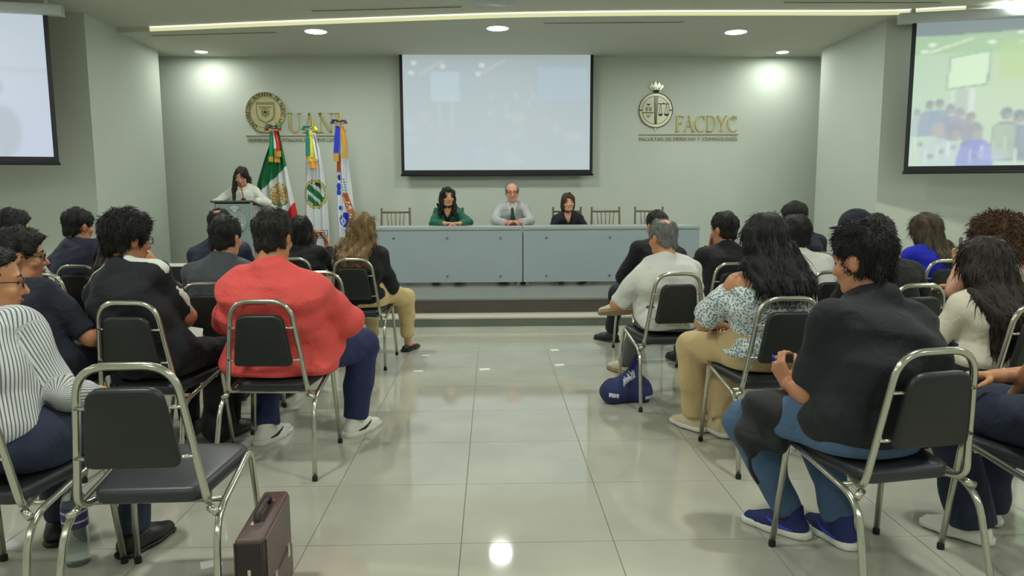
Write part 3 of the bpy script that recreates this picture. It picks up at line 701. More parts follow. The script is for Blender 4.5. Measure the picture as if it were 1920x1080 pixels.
def paint_blue(x, z, X0):
    X, Y = inv_px(x, z, X0); c = np.tile(np.array((222., 226, 234)), (len(X), 1))
    b_ = np.array((30, 62, 196))
    for cx, cy, r in ((639, 333, 5), (637, 350, 6), (636, 361, 5.5), (640, 390, 5), (648, 413, 14)):
        c[np.hypot((X-cx)/(r*.8), (Y-cy)/r) < 1] = b_
    c[np.hypot((X-643)/5, (Y-415)/6) < 1] = (214, 220, 232); c[np.hypot((X-643)/2.6, (Y-415)/3) < 1] = (52, 70, 180)
    c[np.abs(X-641-(Y-330)*.01) < 1.1] = (206, 212, 226)
    # slanted orange band with light letters U A N
    u = (X-653)-(Y-382)*.29; v = (Y-382)
    band = (np.abs(u) < 6.5) & (v > -18) & (v < 40); c[band] = (200, 110, 62)
    lt = np.zeros(len(X), bool)
    for k, ch in enumerate('UAN'):
        a = u/5; h_ = (v+12-k*14)/10
        ok = (h_ > 0) & (h_ < 1) & (np.abs(a) < 1)
        if ch == 'U': s_ = (np.abs(np.abs(h_-.5)-.42) < .1) | (a < -.7)
        elif ch == 'A': s_ = (np.abs(np.abs(h_-.5)-.25*(1-a)) < .1) | (np.abs(a+.3) < .12) & (np.abs(h_-.5) < .3)
        else: s_ = (np.abs(np.abs(h_-.5)-.42) < .1) | (np.abs(h_-.5-a*.4) < .1)
        lt |= ok & s_
    c[lt] = (236, 232, 226)
    u2 = (X-646)-(Y-352)*.15; c[(np.abs(u2) < 3.2) & (Y > 334) & (Y < 366) & (np.abs(np.sin(Y*.62)) > .35) & (np.abs(u2) > 1.0)] = (96, 112, 120)
    c[(X < 641) & (Y > 292) & (Y < 322)] = (214, 92, 36)
    return c
flag(642, 'white flag with blue figures and an orange lettered band, rightmost of the flags', [(244, 636, 650), (262, 635, 654), (300, 634, 656), (350, 632, 660), (400, 631, 664), (440, 634, 660), (520, 637, 656)], paint_blue,
     [((38, 54, 200), [(641, 238), (638, 262), (636, 290)], 9, 13), ((206, 150, 50), [(647, 238), (651, 262), (652, 278)], 8, 20)] + bow((60, 36, 96), (92, 50, 92), 643, 231), 222, folds=3, amp=.03, ph=2.2)
# ================================================================== audience chairs
CHROME = mat('chrome_tube', (196, 196, 184), .2, .9); VINYL = mat('black_vinyl', (30, 33, 33), .42, bump=.06, scale=90, var=.08, vscale=6); CAPM = mat('rubber_cap', (20, 20, 20), .7)
SEATV = mat('seat_vinyl', (44, 48, 54), .4, bump=.05, scale=90)
def make_chair():
    t = thing('stacking_chair', '', 'chair', (0, 0, 0))
    # back hoop: an inverted U leaning back, feet tucked under the seat
    path = rounded([(-.15, -.06, .405), (-.196, -.195, .405), (-.138, -.255, .862), (.138, -.255, .862), (.196, -.195, .405), (.15, -.06, .405)], [.05, .09, .09, .05], 8)
    MB().tube(path, .0125, 10).build('back_frame', CHROME, t, smooth=True)
    for s_ in (-1, 1):
        pth = rounded([(s_*.242, -.30, .012), (s_*.226, -.215, .375), (s_*.212, .205, .445), (s_*.232, .25, .012)], [.09, .045], 6)
        MB().tube(pth, .0115, 10).build('side_frame', CHROME, t, smooth=True)
        for x, y in ((.242, -.30), (.232, .25)): MB().cyl((s_*x, y, 0), .0135, .022, 10).build('foot_cap', CAPM, t, smooth=False)
        MB().tube([(s_*.196, -.19, .398), (s_*.226, -.205, .382)], .0125, 10).build('joint', CHROME, t, smooth=True)
    MB().tube([(-.213, .15, .422), (.213, .15, .422)], .009, 8).build('cross_bar', CHROME, t, smooth=True)
    MB().tube([(-.21, -.1, .385), (.21, -.1, .385)], .009, 8).build('cross_bar', CHROME, t, smooth=True)
    lean = math.atan2(.06, .457)
    M = Matrix.Translation((0, -.2175, .5)) @ Matrix.Rotation(math.pi/2+lean, 4, 'X')
    out = rounded_poly([(-.143, .05), (.143, .05), (.108, .305), (-.108, .305)], [.03, .03, .045, .045])
    b = MB().pad(out, .034, .013, Matrix.Translation((0, .004, 0)) @ M).build('backrest', VINYL, t, auto=50)
    for s_ in (-1, 1):
        for z in (.575, .735):
            x = .196-(z-.405)/.457*.058; y = -.195-(z-.405)/.457*.06
            MB().tube([(s_*x, y-.008, z), (s_*(x-.058), y-.018, z)], .0095, 8, flat=.6).build('tab', CHROME, t, smooth=True)
    so = rounded_poly([(-.165, -.17), (.165, -.17), (.222, .235), (-.222, .235)], [.05, .05, .09, .09], 6)
    MB().pad(so, .052, .02, Matrix.Translation((0, 0, .405)) @ Matrix.Rotation(R_(2), 4, 'X')).build('seat', SEATV, t, auto=50)
    return t
proto_chair = None
def chair(x, y, rot, label):
    global proto_chair
    if proto_chair is None: proto_chair = c = make_chair()
    else: c = copy_thing(proto_chair, (0, 0, 0), 0)
    c.location = (x, y, 0); c.rotation_euler = (0, 0, R_(rot)); tag(c, label, 'chair', 'chrome and black stacking chairs of the audience')
    return c
# ================================================================== bodies and clothes as smooth implicit surfaces
def smin(a, b, k):
    if k <= 0: return np.minimum(a, b)
    h = np.clip(.5+.5*(b-a)/k, 0, 1); return b+(a-b)*h-k*h*(1-h)
def smax(a, b, k): return -smin(-a, -b, k)
def axis(lo, hi, fine, hf, hc):
    out = [lo]; x = lo
    while x < hi:
        d = min([max(a-x, x-b, 0) for a, b in fine] or [9.]); x += min(hc, hf+d*.35); out.append(x)
    return np.array(out, np.float32)
class Field:
    """distance field sampled on a (possibly graded) box grid"""
    def __init__(s, lo, hi, h, fine=(), hf=None):
        s.ax = [axis(lo[i], hi[i], [(f[0][i], f[1][i]) for f in fine], hf or h, h) for i in range(3)]
        s.d = np.full([len(a) for a in s.ax], .5, np.float32); s.m = 2.5*h
    def box(s, lo, hi):
        sl = []
        for i in range(3):
            a = s.ax[i]; i0 = max(np.searchsorted(a, lo[i])-1, 0); i1 = min(np.searchsorted(a, hi[i])+1, len(a)); sl.append(slice(i0, max(i1, i0)))
        return tuple(sl), s.ax[0][sl[0]][:, None, None], s.ax[1][sl[1]][None, :, None], s.ax[2][sl[2]][None, None, :]
    def add(s, lo, hi, fn, k=.02):
        m_ = k+s.m; sl, x, y, z = s.box(np.array(lo)-m_, np.array(hi)+m_)
        if any(q.stop <= q.start for q in sl): return s
        s.d[sl] = smin(s.d[sl], fn(x, y, z).astype(np.float32), k); return s
    def cut(s, fn, k=.01, lo=None, hi=None):
        sl, x, y, z = s.box(lo if lo is not None else [a[0] for a in s.ax], hi if hi is not None else [a[-1] for a in s.ax])
        s.d[sl] = smax(s.d[sl], fn(x, y, z).astype(np.float32), k); return s
    def disp(s, fn):
        sl, x, y, z = s.box([a[0] for a in s.ax], [a[-1] for a in s.ax]); s.d += fn(x, y, z).astype(np.float32); return s
    def cone(s, a, b, ra, rb, k=.02, end=None):
        """round cone; end='flat' cuts it square at b"""
        a = np.array(a, float); b = np.array(b, float); ab = b-a; L2 = max(ab@ab, 1e-9); r = max(ra, rb); u = ab/math.sqrt(L2)
        def fn(x, y, z):
            px, py, pz = x-a[0], y-a[1], z-a[2]
            t = np.clip((px*ab[0]+py*ab[1]+pz*ab[2])/L2, 0, 1)
            d = np.sqrt((px-t*ab[0])**2+(py-t*ab[1])**2+(pz-t*ab[2])**2)-(ra+(rb-ra)*t)
            if end == 'flat': d = smax(d, (x-b[0])*u[0]+(y-b[1])*u[1]+(z-b[2])*u[2], .008)
            return d
        return s.add(np.minimum(a, b)-r, np.maximum(a, b)+r, fn, k)
    def ell(s, c, r, k=.02, M=None):
        c = np.array(c, float); R = max(r)
        def fn(x, y, z):
            px, py, pz = x-c[0], y-c[1], z-c[2]
            if M is not None: px, py, pz = [M[0, i]*px+M[1, i]*py+M[2, i]*pz for i in range(3)]
            k0 = np.sqrt((px/r[0])**2+(py/r[1])**2+(pz/r[2])**2); k1 = np.sqrt((px/r[0]**2)**2+(py/r[1]**2)**2+(pz/r[2]**2)**2)
            return k0*(k0-1)/np.maximum(k1, 1e-6)
        return s.add(c-R, c+R, fn, k)
    def loft(s, O, M, T, rx, ry, cx=None, cy=None, k=.02, n=2.0, lo=None, hi=None):
        """stack of ellipses: frame origin O, columns of M = (side, front, up), stations T along up"""
        O = np.array(O, float); T = np.array(T); rx = np.array(rx); ry = np.array(ry)
        cx = np.zeros(len(T)) if cx is None else np.array(cx); cy = np.zeros(len(T)) if cy is None else np.array(cy)
        R = max(rx.max()+np.abs(cx).max(), ry.max()+np.abs(cy).max())
        e0, e1 = O+M[:, 2]*T[0], O+M[:, 2]*T[-1]
        def fn(x, y, z):
            px, py, pz = x-O[0], y-O[1], z-O[2]
            u, v, t = [M[0, i]*px+M[1, i]*py+M[2, i]*pz for i in range(3)]
            tc = np.clip(t, T[0], T[-1]); a = np.interp(tc, T, rx); b = np.interp(tc, T, ry); u = u-np.interp(tc, T, cx); v = v-np.interp(tc, T, cy)
            q = (np.abs(u/a)**n+np.abs(v/b)**n)**(1/n); d = (q-1)*np.minimum(a, b)
            e = np.maximum(T[0]-t, t-T[-1])
            return smax(d, e, .03)
        return s.add(np.minimum(e0, e1)-R, np.maximum(e0, e1)+R, fn, k)
    def mesh(s):
        d = s.d; ins = d < 0; n = d.shape
        c = np.zeros([q-1 for q in n], np.int8)
        for i in (0, 1):
            for j in (0, 1):
                for k in (0, 1): c += ins[i:n[0]-1+i, j:n[1]-1+j, k:n[2]-1+k]
        act = (c > 0) & (c < 8); I, J, K = np.nonzero(act); idx = np.full(act.shape, -1, np.int32); idx[I, J, K] = np.arange(len(I))
        pos = np.zeros((len(I), 3), np.float32); cnt = np.zeros(len(I), np.float32)
        co = [(0, 0, 0), (1, 0, 0), (0, 1, 0), (1, 1, 0), (0, 0, 1), (1, 0, 1), (0, 1, 1), (1, 1, 1)]
        vals = [d[I+a, J+b, K+e] for a, b, e in co]
        for p, q in ((0, 1), (2, 3), (4, 5), (6, 7), (0, 2), (1, 3), (4, 6), (5, 7), (0, 4), (1, 5), (2, 6), (3, 7)):
            va, vb = vals[p], vals[q]; mk = (va < 0) != (vb < 0); t = np.where(mk, va/np.where(mk, va-vb, 1), 0)
            A, B = np.array(co[p]), np.array(co[q])
            for x in range(3): pos[:, x] += mk*(A[x]+t*(B[x]-A[x]))
            cnt += mk
        pos /= cnt[:, None]
        V = np.empty_like(pos)
        for x, ix in enumerate((I, J, K)): a = s.ax[x]; V[:, x] = a[ix]+pos[:, x]*(a[ix+1]-a[ix])
        Q = []
        e = ins[:-1] != ins[1:]; i, j, k = np.nonzero(e[:, 1:-1, 1:-1]); j += 1; k += 1; fl_ = ins[i, j, k]
        q = np.stack([idx[i, j-1, k-1], idx[i, j, k-1], idx[i, j, k], idx[i, j-1, k]], 1); Q.append(np.where(fl_[:, None], q, q[:, ::-1]))
        e = ins[:, :-1] != ins[:, 1:]; i, j, k = np.nonzero(e[1:-1, :, 1:-1]); i += 1; k += 1; fl_ = ins[i, j, k]
        q = np.stack([idx[i-1, j, k-1], idx[i-1, j, k], idx[i, j, k], idx[i, j, k-1]], 1); Q.append(np.where(fl_[:, None], q, q[:, ::-1]))
        e = ins[:, :, :-1] != ins[:, :, 1:]; i, j, k = np.nonzero(e[1:-1, 1:-1, :]); i += 1; j += 1; fl_ = ins[i, j, k]
        q = np.stack([idx[i-1, j-1, k], idx[i, j-1, k], idx[i, j, k], idx[i-1, j, k]], 1); Q.append(np.where(fl_[:, None], q, q[:, ::-1]))
        return V, np.concatenate(Q)
    def build(s, name, mt, parent):
        V, F = s.mesh(); return mesh_obj(name, V, F, mt, parent, smooth=True)

def rotm(yaw, pitch, roll=0):
    """head / torso rotation: yaw to the left, pitch forward (nod), roll to the right; degrees"""
    a, b, c = R_(yaw), R_(pitch), R_(roll)
    return np.array((Matrix.Rotation(a, 3, 'Z') @ Matrix.Rotation(-b, 3, 'X') @ Matrix.Rotation(c, 3, 'Y')))
def unit(v): v = np.array(v, float); return v/np.linalg.norm(v)
def ik(A, B, l1, l2, pole):
    """middle joint of a two-bone limb from A to B"""
    A, B = np.array(A, float), np.array(B, float); d = B-A; L_ = np.linalg.norm(d); u = d/L_
    if L_ > (l1+l2)*.999: B = A+u*(l1+l2)*.999; L_ = (l1+l2)*.999
    c = (l1*l1+L_*L_-l2*l2)/(2*L_); h = math.sqrt(max(l1*l1-c*c, 0)); p = np.array(pole, float); p = p-u*(p@u)
    return A+u*c+unit(p)*h, B
SKIN = {k: mat('skin_'+k, c, .5, bump=.05, scale=120, sss=.12, var=.05, vscale=14) for k, c in dict(light=(214, 160, 130), tan=(190, 132, 98), warm=(200, 142, 104), brown=(158, 104, 74), pink=(214, 150, 128)).items()}
HAIRM = {k: mat('hair_'+k, c, r_, bump=.8, scale=26, stretch=(7, 7, 1.0), var=.35, vscale=22, spec=.35) for k, (c, r_) in dict(black=((26, 25, 25), .5), soft=((34, 31, 29), .5), brown=((70, 52, 38), .5), dark=((44, 36, 32), .5), blonde=((140, 114, 78), .5), ash=((92, 80, 62), .5), grey=((116, 118, 114), .55), auburn=((92, 66, 46), .5)).items()}
EYEW = mat('eye', (40, 30, 26), .15); LIP = mat('lips', (176, 92, 84), .45); BROWM = mat('eyebrow', (40, 32, 28), .8); SPEC = mat('spectacle_frame', (24, 24, 26), .35); SPECL = mat('spectacle_lens', (150, 170, 190), .05, spec=.6)
def cloth_mat(name, col, rough=.85, **k): return mat('cloth_'+name, col, rough, wrinkle=k.pop('wrinkle', .38), bump=k.pop('bump', .1), scale=k.pop('scale', 160), var=k.pop('var', .06), vscale=7, sheen=.02, **k)
_bc = {}
def ball(r=1.0):
    if 'b' not in _bc:
        mb = MB(); mb.lathe((0, 0, 0), [(max(.02, math.sin(math.pi*i/8)), -math.cos(math.pi*i/8)) for i in range(9)], 12); me = mb.build('eye', EYEW, None, auto=60); _bc['b'] = me.data; bpy.data.objects.remove(me)
    return _bc['b']

def hand_prims(f, W, fd, pn, right, curl, hs=1.0, spread=.1):
    """palm and five fingers into field f"""
    fd = unit(fd); pn = np.array(pn, float); pn = unit(pn-fd*(pn@fd)); th = np.cross(fd, pn)*(1 if right else -1)
    W = np.array(W, float); K = []
    for a, b in ((.088, .028), (.092, .0095), (.087, -.0095), (.079, -.027)):
        k = W+fd*a*hs+th*b*hs; K.append(k); f.cone(W+th*b*.55*hs+fd*.005, k, .0155*hs, .0115*hs, .012)
    c1, c2, c3 = [R_(c) for c in curl]
    for i, (segs, r) in enumerate((((.042, .026, .02), .0088), ((.047, .03, .022), .0092), ((.043, .027, .021), .0087), ((.034, .021, .018), .0078))):
        p = K[i]; a = 0; lat = th*(1.5-i)*spread
        for L_, c, rr in zip(segs, (c1, c2, c3), (1, .92, .82)):
            a += c; q = p+unit(fd*math.cos(a)+pn*math.sin(a)+lat*math.cos(a))*L_*hs; f.cone(p, q, r*rr*hs, r*rr*.92*hs, .004); p = q
    p = W+fd*.022*hs+th*.024*hs+pn*.006
    for d_, L_, r in ((fd*.6+th*.72+pn*.3, .042, .013), (fd*.85+th*.3+pn*.45, .032, .0105), (fd*.9-th*.05+pn*.5, .026, .0088)):
        q = p+unit(d_)*L_*hs; f.cone(p, q, r*hs, r*.9*hs, .008); p = q
# ------------------------------------------------------------------ shoes (built around the ankle, toe along +y, sole at z=-0.085)
_shoes = {}
def shoe_mesh(kind):
    if kind in _shoes: return _shoes[kind]
    f = Field((-.07, -.12, -.095), (.07, .23, .07), .008)
    if kind == 'flat':
        f.cone((0, -.045, -.062), (0, .08, -.066), .032, .038, .01).cone((0, .08, -.066), (0, .165, -.072), .037, .02, .02)
        f.cut(lambda x, y, z: -.072-z, .004).cut(lambda x, y, z: z-(-.035-.1*y), .008)
    else:
        hi = .035 if kind == 'sneaker' else -.005
        f.cone((0, -.04, -.05), (0, .07, -.06), .04, .043, .01).cone((0, .07, -.062), (0, .155, -.066), .042, .032, .02).cone((0, -.02, -.05), (0, -.01, hi), .042, .043, .02, 'flat').cone((0, .02, -.035), (0, .1, -.06), .036, .034, .03)
        f.cut(lambda x, y, z: -.066-z, .004)
    V, F = f.mesh(); up = bpy.data.meshes.new('shoe_upper')
    g_ = Field((-.075, -.12, -.1), (.075, .24, -.03), .008); r = .003 if kind != 'sneaker' else .005; e = .012 if kind == 'sneaker' else 0
    g_.cone((0, -.045, -.07), (0, .07, -.07), .042+r, .045+r, .01).cone((0, .07, -.07), (0, .158, -.07), .044+r, .032+r, .02)
    top = -.056 if kind == 'sneaker' else -.068
    g_.cut(lambda x, y, z: z-top, .003).cut(lambda x, y, z: -.085-z, .003)
    _shoes[kind] = ((V, F), g_.mesh(), {}); return _shoes[kind]
def shoe(parent, kind, upper, sole, A, fwd, up=(0, 0, 1), s=1.0, mark=None):
    (V, F), (V2, F2), cache = shoe_mesh(kind)
    y = unit(fwd); z = np.array(up, float); z = unit(z-y*(z@y)); x = np.cross(y, z)
    key = (upper.name, sole.name)
    if key not in cache:
        o = mesh_obj('shoe', V, F, upper, None, True); o2 = mesh_obj('sole', V2, F2, sole, o, True); cache[key] = (o.data, o2.data)
    else:
        o = bpy.data.objects.new('shoe', cache[key][0]); COL.objects.link(o); o2 = bpy.data.objects.new('sole', cache[key][1]); COL.objects.link(o2); o2.parent = o
    if mark:
        for sx in (-1, 1):
            mb = MB().ribbon([(-.03, -.052), (.02, -.05), (.055, -.038), (.075, -.022)], [.005, .016, .012, .003], -.004, .004)
            mk = MB(); mk.raw([(sx*(.0465-.05*max(0, v[0]-.02))+v[1]*.4, v[0], v[2]) for v in mb.V], mb.F); mk.build('side_mark', mark, o)
    o.parent = parent; M = Matrix([list(r) for r in np.stack([x, y, z], 1)*s]).to_4x4(); M.translation = tuple(A); o.matrix_local = M
    return o

def folds(amp, seed):
    p = np.random.RandomState(seed).uniform(0, 6.3, 8)
    def fn(x, y, z):
        w_ = np.sin(7*x+5*z+p[0])+np.sin(6*y-4*z+p[1])
        return amp*(.6*np.sin(26*z+11*x+9*y+1.6*w_+p[2])+.5*np.sin(-19*z+24*x+8*y+1.4*w_+p[3])+.35*np.sin(44*z+10*x-20*y+2*w_+p[4]))
    return fn

def add_locks(V, F, hair, Hc, Hr, hs, seed, hm, t):
    """hair mass plus many fine tapered locks growing along the flow of the hair"""
    rs = np.random.RandomState(seed+77); a, b, c, d = [V[F[:, i]] for i in range(4)]
    fn = np.cross(c-a, d-b); fc = (a+b+c+d)/4; ar = np.linalg.norm(fn, axis=1)+1e-12; fn = fn/ar[:, None]
    N = hair.get('n', 1500); L0, lift = hair.get('len', .03), hair.get('lift', .003)
    pick = rs.choice(len(F), N, p=ar/ar.sum()); P = fc[pick]+rs.normal(0, .003, (N, 3)); n = fn[pick]
    crown = Hc+Hr@(np.array(hair.get('whorl', (0, -.06, .11)))*hs)
    g_ = P-crown; g_ /= np.linalg.norm(g_, axis=1)[:, None]+1e-6
    if hair['k'] in ('long', 'bob'):
        k = np.clip((Hc[2]+.1-P[:, 2])/.12, 0, 1)[:, None]; g_ = g_*(1-k)+np.array((0, 0, -1.))*k
    g_ = g_+rs.normal(0, hair.get('mess', .22), (N, 3))
    tg = g_-n*(g_*n).sum(1)[:, None]; tg /= np.linalg.norm(tg, axis=1)[:, None]+1e-6
    sd = np.cross(n, tg); L_ = (L0*rs.uniform(.5, 1.4, N)*(np.clip(np.linalg.norm(P-crown, axis=1)/.14, .3, 1) if hair['k'] == 'long' else 1.))[:, None]; lf = (lift*rs.uniform(.2, 2.2, N))[:, None]
    R = .1 if hair['k'] not in ('long',) else .6
    wv = rs.normal(0, .16, (N, 1))
    pts = [P-n*.002, P+tg*L_*.5+n*(lf-(L_*.5)**2/(2*R))+sd*wv*L_*.3, P+tg*L_+n*(lf*1.3-L_**2/(2*R))+sd*wv*L_]
    rad = hair.get('r', .0022)*rs.uniform(.6, 1.5, (N, 1)); VV = []
    for p, k in zip(pts, (1., .8, .12)):
        for an in (0, 2.094, 4.189): VV.append(p+(n*math.cos(an)*.6+sd*math.sin(an)*1.2)*rad*k)
    VV = np.stack(VV, 1).reshape(-1, 3); base = (np.arange(N)*9)[:, None]
    Q = np.concatenate([base+np.array([[r*3+i, r*3+(i+1) % 3, r*3+3+(i+1) % 3, r*3+3+i]]) for r in (0, 1) for i in range(3)])
    return mesh_obj('hair', np.concatenate([V, VV]), np.concatenate([F, Q+len(V)]), hm, t, smooth=True)
PEOPLE = 0
def person(label, x, y, rot, head, z0=0.0, stand=False, skin='tan', hs=1.0, sw=.175, fx_=1.0, fy_=1.0, belly=0.0, waist=1.0, hunch=.02, hyaw=0, hpitch=6, hroll=0, tyaw=0,
           pc=None, arms=None, legs=None, feet=None, top=None, pants=None, shoes=None, hair=None, glasses=False, h=.014, hf=.0075, hand_fine=True, seat=.462, limb=1.0, group='seated audience', extra=None, cat='person', name='person'):
    """one figure: body, clothes, hair, shoes. head = (px, py, depth) of the top of the head, or local xyz"""
    global PEOPLE
    PEOPLE += 1; seed = PEOPLE
    t = thing(name, label, cat, (x, y, z0), R_(rot), group)
    if len(head) == 3 and abs(head[0]) > 5 or head[0] == 'px':
        P = on_y(head[-3], head[-2], head[-1]); P = P-Vector((x, y, z0)); P.rotate(Matrix.Rotation(-R_(rot), 3, 'Z')); Ht = np.array(P)
    else: Ht = np.array(head, float)
    Hc = Ht-np.array((0, 0, .118*hs+(hair.get('th', (0, 0, .018))[2]+hair.get('up', .0) if hair else 0))); Hr = rotm(hyaw, hpitch, hroll); Hh = rotm(hyaw*.3, hpitch*.4, hroll*.4)
    H = lambda a, b, c: Hc+Hr@(np.array((a, b, c))*hs)
    Nb = Hc+Hh@(np.array((0, -.058, -.15))*hs); Nt = H(0, -.03, -.05)
    Pc = np.array(pc if pc is not None else ((0, -.055+(fy_-1)*.12+(top or {}).get('bag', 0)*.55+max(0, (top or {}).get('g', .013)-.013), seat+.105) if not stand else (0, 0, .93)), float)
    u = unit(Nb-Pc); L_ = np.linalg.norm(Nb-Pc); sd = np.array((math.cos(R_(tyaw)), math.sin(R_(tyaw)), 0)); sd = unit(sd-u*(sd@u)); fr = np.cross(u, sd); TM = np.stack([sd, fr, u], 1)
    fm = waist
    TS_ = np.array((-.11, -.02, .22*L_, .5*L_, .76*L_, .92*L_, 1.03*L_))
    RX = np.array((.145, .168, .148*fm, .16, .168, .135, .068))*fx_*np.array((1, 1, 1, 1, 1, 1, 1/fx_)); RY = np.array((.10, .118, .106*fm, .116, .112, .088, .056))*fy_*np.array((1, 1, 1, 1, 1, 1, 1/fy_))
    CYo = np.array((0, 0, -.3*hunch+belly, -hunch+belly*.6, -.8*hunch, -.3*hunch, 0.))
    top = dict(top or {}); g = top.get('g', .013)
    arms = arms or {}; ua, fa = .285*limb, .25*limb
    def loc(v):
        """local point from local xyz, ('px', x, y, depth) or ('fl', x, y) = ankle over a floor point"""
        if v[0] == 'px': P = on_y(*v[1:])
        elif v[0] == 'fl': P = on_z(v[1], v[2], 0)+Vector((0, 0, .088))
        else: return np.array(v, float)
        P = P-Vector((x, y, z0)); P.rotate(Matrix.Rotation(-R_(rot), 3, 'Z')); return np.array(P)
    J = {}
    for s_, n_ in ((1, 'R'), (-1, 'L')):
        Sh = Pc+u*(L_-.068+top.get('shrug', 0))+sd*s_*sw+fr*top.get('sh_fwd', .0)
        a = dict(arms.get(n_, {})); W = loc(a.get('w', (s_*.11, .28, seat+.165)))
        El, W = ik(Sh, W, ua, fa, a.get('pole', (s_*.7, -.5, -.5)))
        J[n_] = (Sh, El, W, np.array(a.get('f', unit(W-El)*.6+np.array((-s_*.35, .5, -.15)))), np.array(a.get('n', (0, 0, -1))), a.get('curl', (22, 28, 18)))
    legs = legs or {}; LG_ = {}
    for s_, n_ in ((1, 'R'), (-1, 'L')):
        hip = Pc+np.array((s_*.092*min(fx_, 1.15), .025, -.012)) if not stand else Pc+np.array((s_*.09, 0, -.02))
        l = dict(legs.get(n_, {})); A = loc(l.get('a', (s_*.13, .40, .088) if not stand else (s_*.1, -.02, .088)))
        Kn, A = ik(hip, A, .425*limb, .41*limb, l.get('pole', (s_*.1, .6, 1) if not stand else (0, 1, 0)))
        LG_[n_] = (hip, Kn, A, np.array(l.get('f', (s_*.22, 1, 0)), float), np.array(l.get('up', (0, 0, 1)), float))
    allp = [Hc+np.array((.16, .16, .17))*hs, Hc-np.array((.16, .16, .17))*hs, Pc+np.array((.26*fx_, .2+belly, .1)), Pc-np.array((.26*fx_, .22, .2)), Pc+u*L_*.6+sd*.26*fx_, Pc+u*L_*.6-sd*.26*fx_]
    for k_ in (0, .3, .6, .85): allp += [Pc+u*L_*k_-fr*(.14*fy_+.13)-sd*.2*fx_, Pc+u*L_*k_+fr*(.14*fy_+.12+belly)+sd*.2*fx_]
    for n_ in 'RL':
        for q in J[n_][:3]: allp += [q+.12, q-.12]
        allp += [J[n_][2]+unit(J[n_][3])*.2]
        for q in LG_[n_][:3]: allp += [q+.12, q-.12]
        allp += [LG_[n_][2]+unit(LG_[n_][3])*.2-np.array((0, 0, .08))]
    allp = np.array(allp); lo, hi = allp.min(0)-.05, allp.max(0)+.05
    # ---- body: one continuous surface
    fine = [(Hc-np.array((.095, .115, .13))*hs, Hc+np.array((.095, .125, .12))*hs)]
    if hand_fine:
        for n_ in 'RL': W, fd = J[n_][2], unit(J[n_][3]); c = W+fd*.08; fine.append((c-.085, c+.085))
    B = Field(lo, hi, h, fine, hf)
    B.loft(Pc, TM, TS_, RX*.955, RY*.955, None, CYo, .03, 2.4)
    for n_, s_ in (('R', 1), ('L', -1)):
        Sh, El, W, fd, pn, cu = J[n_]; k_ = limb*(.6+.4*fx_)
        B.cone(Nb-u*.002, Sh, .043, .038*k_, .04); B.cone(Sh, El, .046*k_, .038*k_, .03); B.cone(El, W, .041*k_, .026*limb, .015); B.cone(El, El+(W-El)*.35, .038*k_, .042*k_, .02)
        hand_prims(B, W, fd, pn, n_ == 'R', cu, hs=.98*limb)
        hip, Kn, A, ff, _ = LG_[n_]; B.cone(hip, Kn, .074*k_, .05*k_, .03); B.cone(Kn, A, .046*k_, .032, .015); B.cone(Kn+(A-Kn)*.1, Kn+(A-Kn)*.5, .042*k_, .038*k_, .02)
        ft = unit(ff); B.cone(A+np.array((0, 0, -.035)), A+ft*.13+np.array((0, 0, -.055)) if abs(ft[2]) < .5 else A+ft*.13, .03, .022, .02)
    B.cone(Nb-u*.02, Nt, .056*(.7+.3*fx_)*hs, .052*(.7+.3*fx_)*hs, .03)
    B.ell(H(0, -.012, .03), np.array((.076, .096, .088))*hs, .02, Hr); B.ell(H(0, .03, -.03), np.array((.059, .062, .083))*hs, .03, Hr)
    B.cone(H(-.025, .032, -.085), H(.025, .032, -.085), .032*hs, .032*hs, .03); B.ell(H(0, .066, -.095), np.array((.026, .024, .022))*hs, .02, Hr)
    B.cone(H(0, .088, .004), H(0, .109, -.032), .009*hs, .0125*hs, .012); B.cone(H(-.012, .092, -.036), H(.012, .092, -.036), .009*hs, .009*hs, .008)
    B.cone(H(-.036, .075, .022), H(.036, .075, .022), .013*hs, .013*hs, .015); B.ell(H(0, .087, -.064), np.array((.024, .012, .011))*hs, .01, Hr)
    for s_ in (1, -1):
        B.ell(H(.045*s_, .06, -.03), np.array((.022, .022, .02))*hs, .02, Hr); B.ell(H(.079*s_, -.012, -.008), np.array((.009, .021, .032))*hs, .008, Hr); B.cone(H(.079*s_, -.024, .012), H(.085*s_, -.026, -.002), .007*hs, .008*hs, .006)
    if not stand: B.cut(lambda a, b, c: (seat+.006)-c+0*a+0*b, .01, (lo[0], lo[1], seat-.09), (hi[0], .17, seat+.1))
    B.build('body', SKIN[skin], t)
    # face details
    for s_ in (1, -1):
        e = bpy.data.objects.new('eye', ball()); COL.objects.link(e); e.parent = t; e.location = tuple(H(.031*s_, .0755, .002)); r = .0125*hs; e.scale = (r, r, r*.72); e.rotation_euler = (0, 0, R_(hyaw))
        MB().tube([tuple(H(.016*s_, .0905, .0235)), tuple(H(.032*s_, .089, .029)), tuple(H(.05*s_, .077, .023))], [.0035*hs, .0042*hs, .002*hs], 6).build('eyebrow', BROWM, t, smooth=True)
    MB().tube([tuple(H(a, b-.0005, c)) for a, b, c in ((-.025, .088, -.064), (-.012, .0965, -.0615), (0, .098, -.0635), (.012, .0965, -.0615), (.025, .088, -.064))], [.002*hs, .0055*hs, .006*hs, .0055*hs, .002*hs], 8).build('lips', LIP, t, smooth=True)
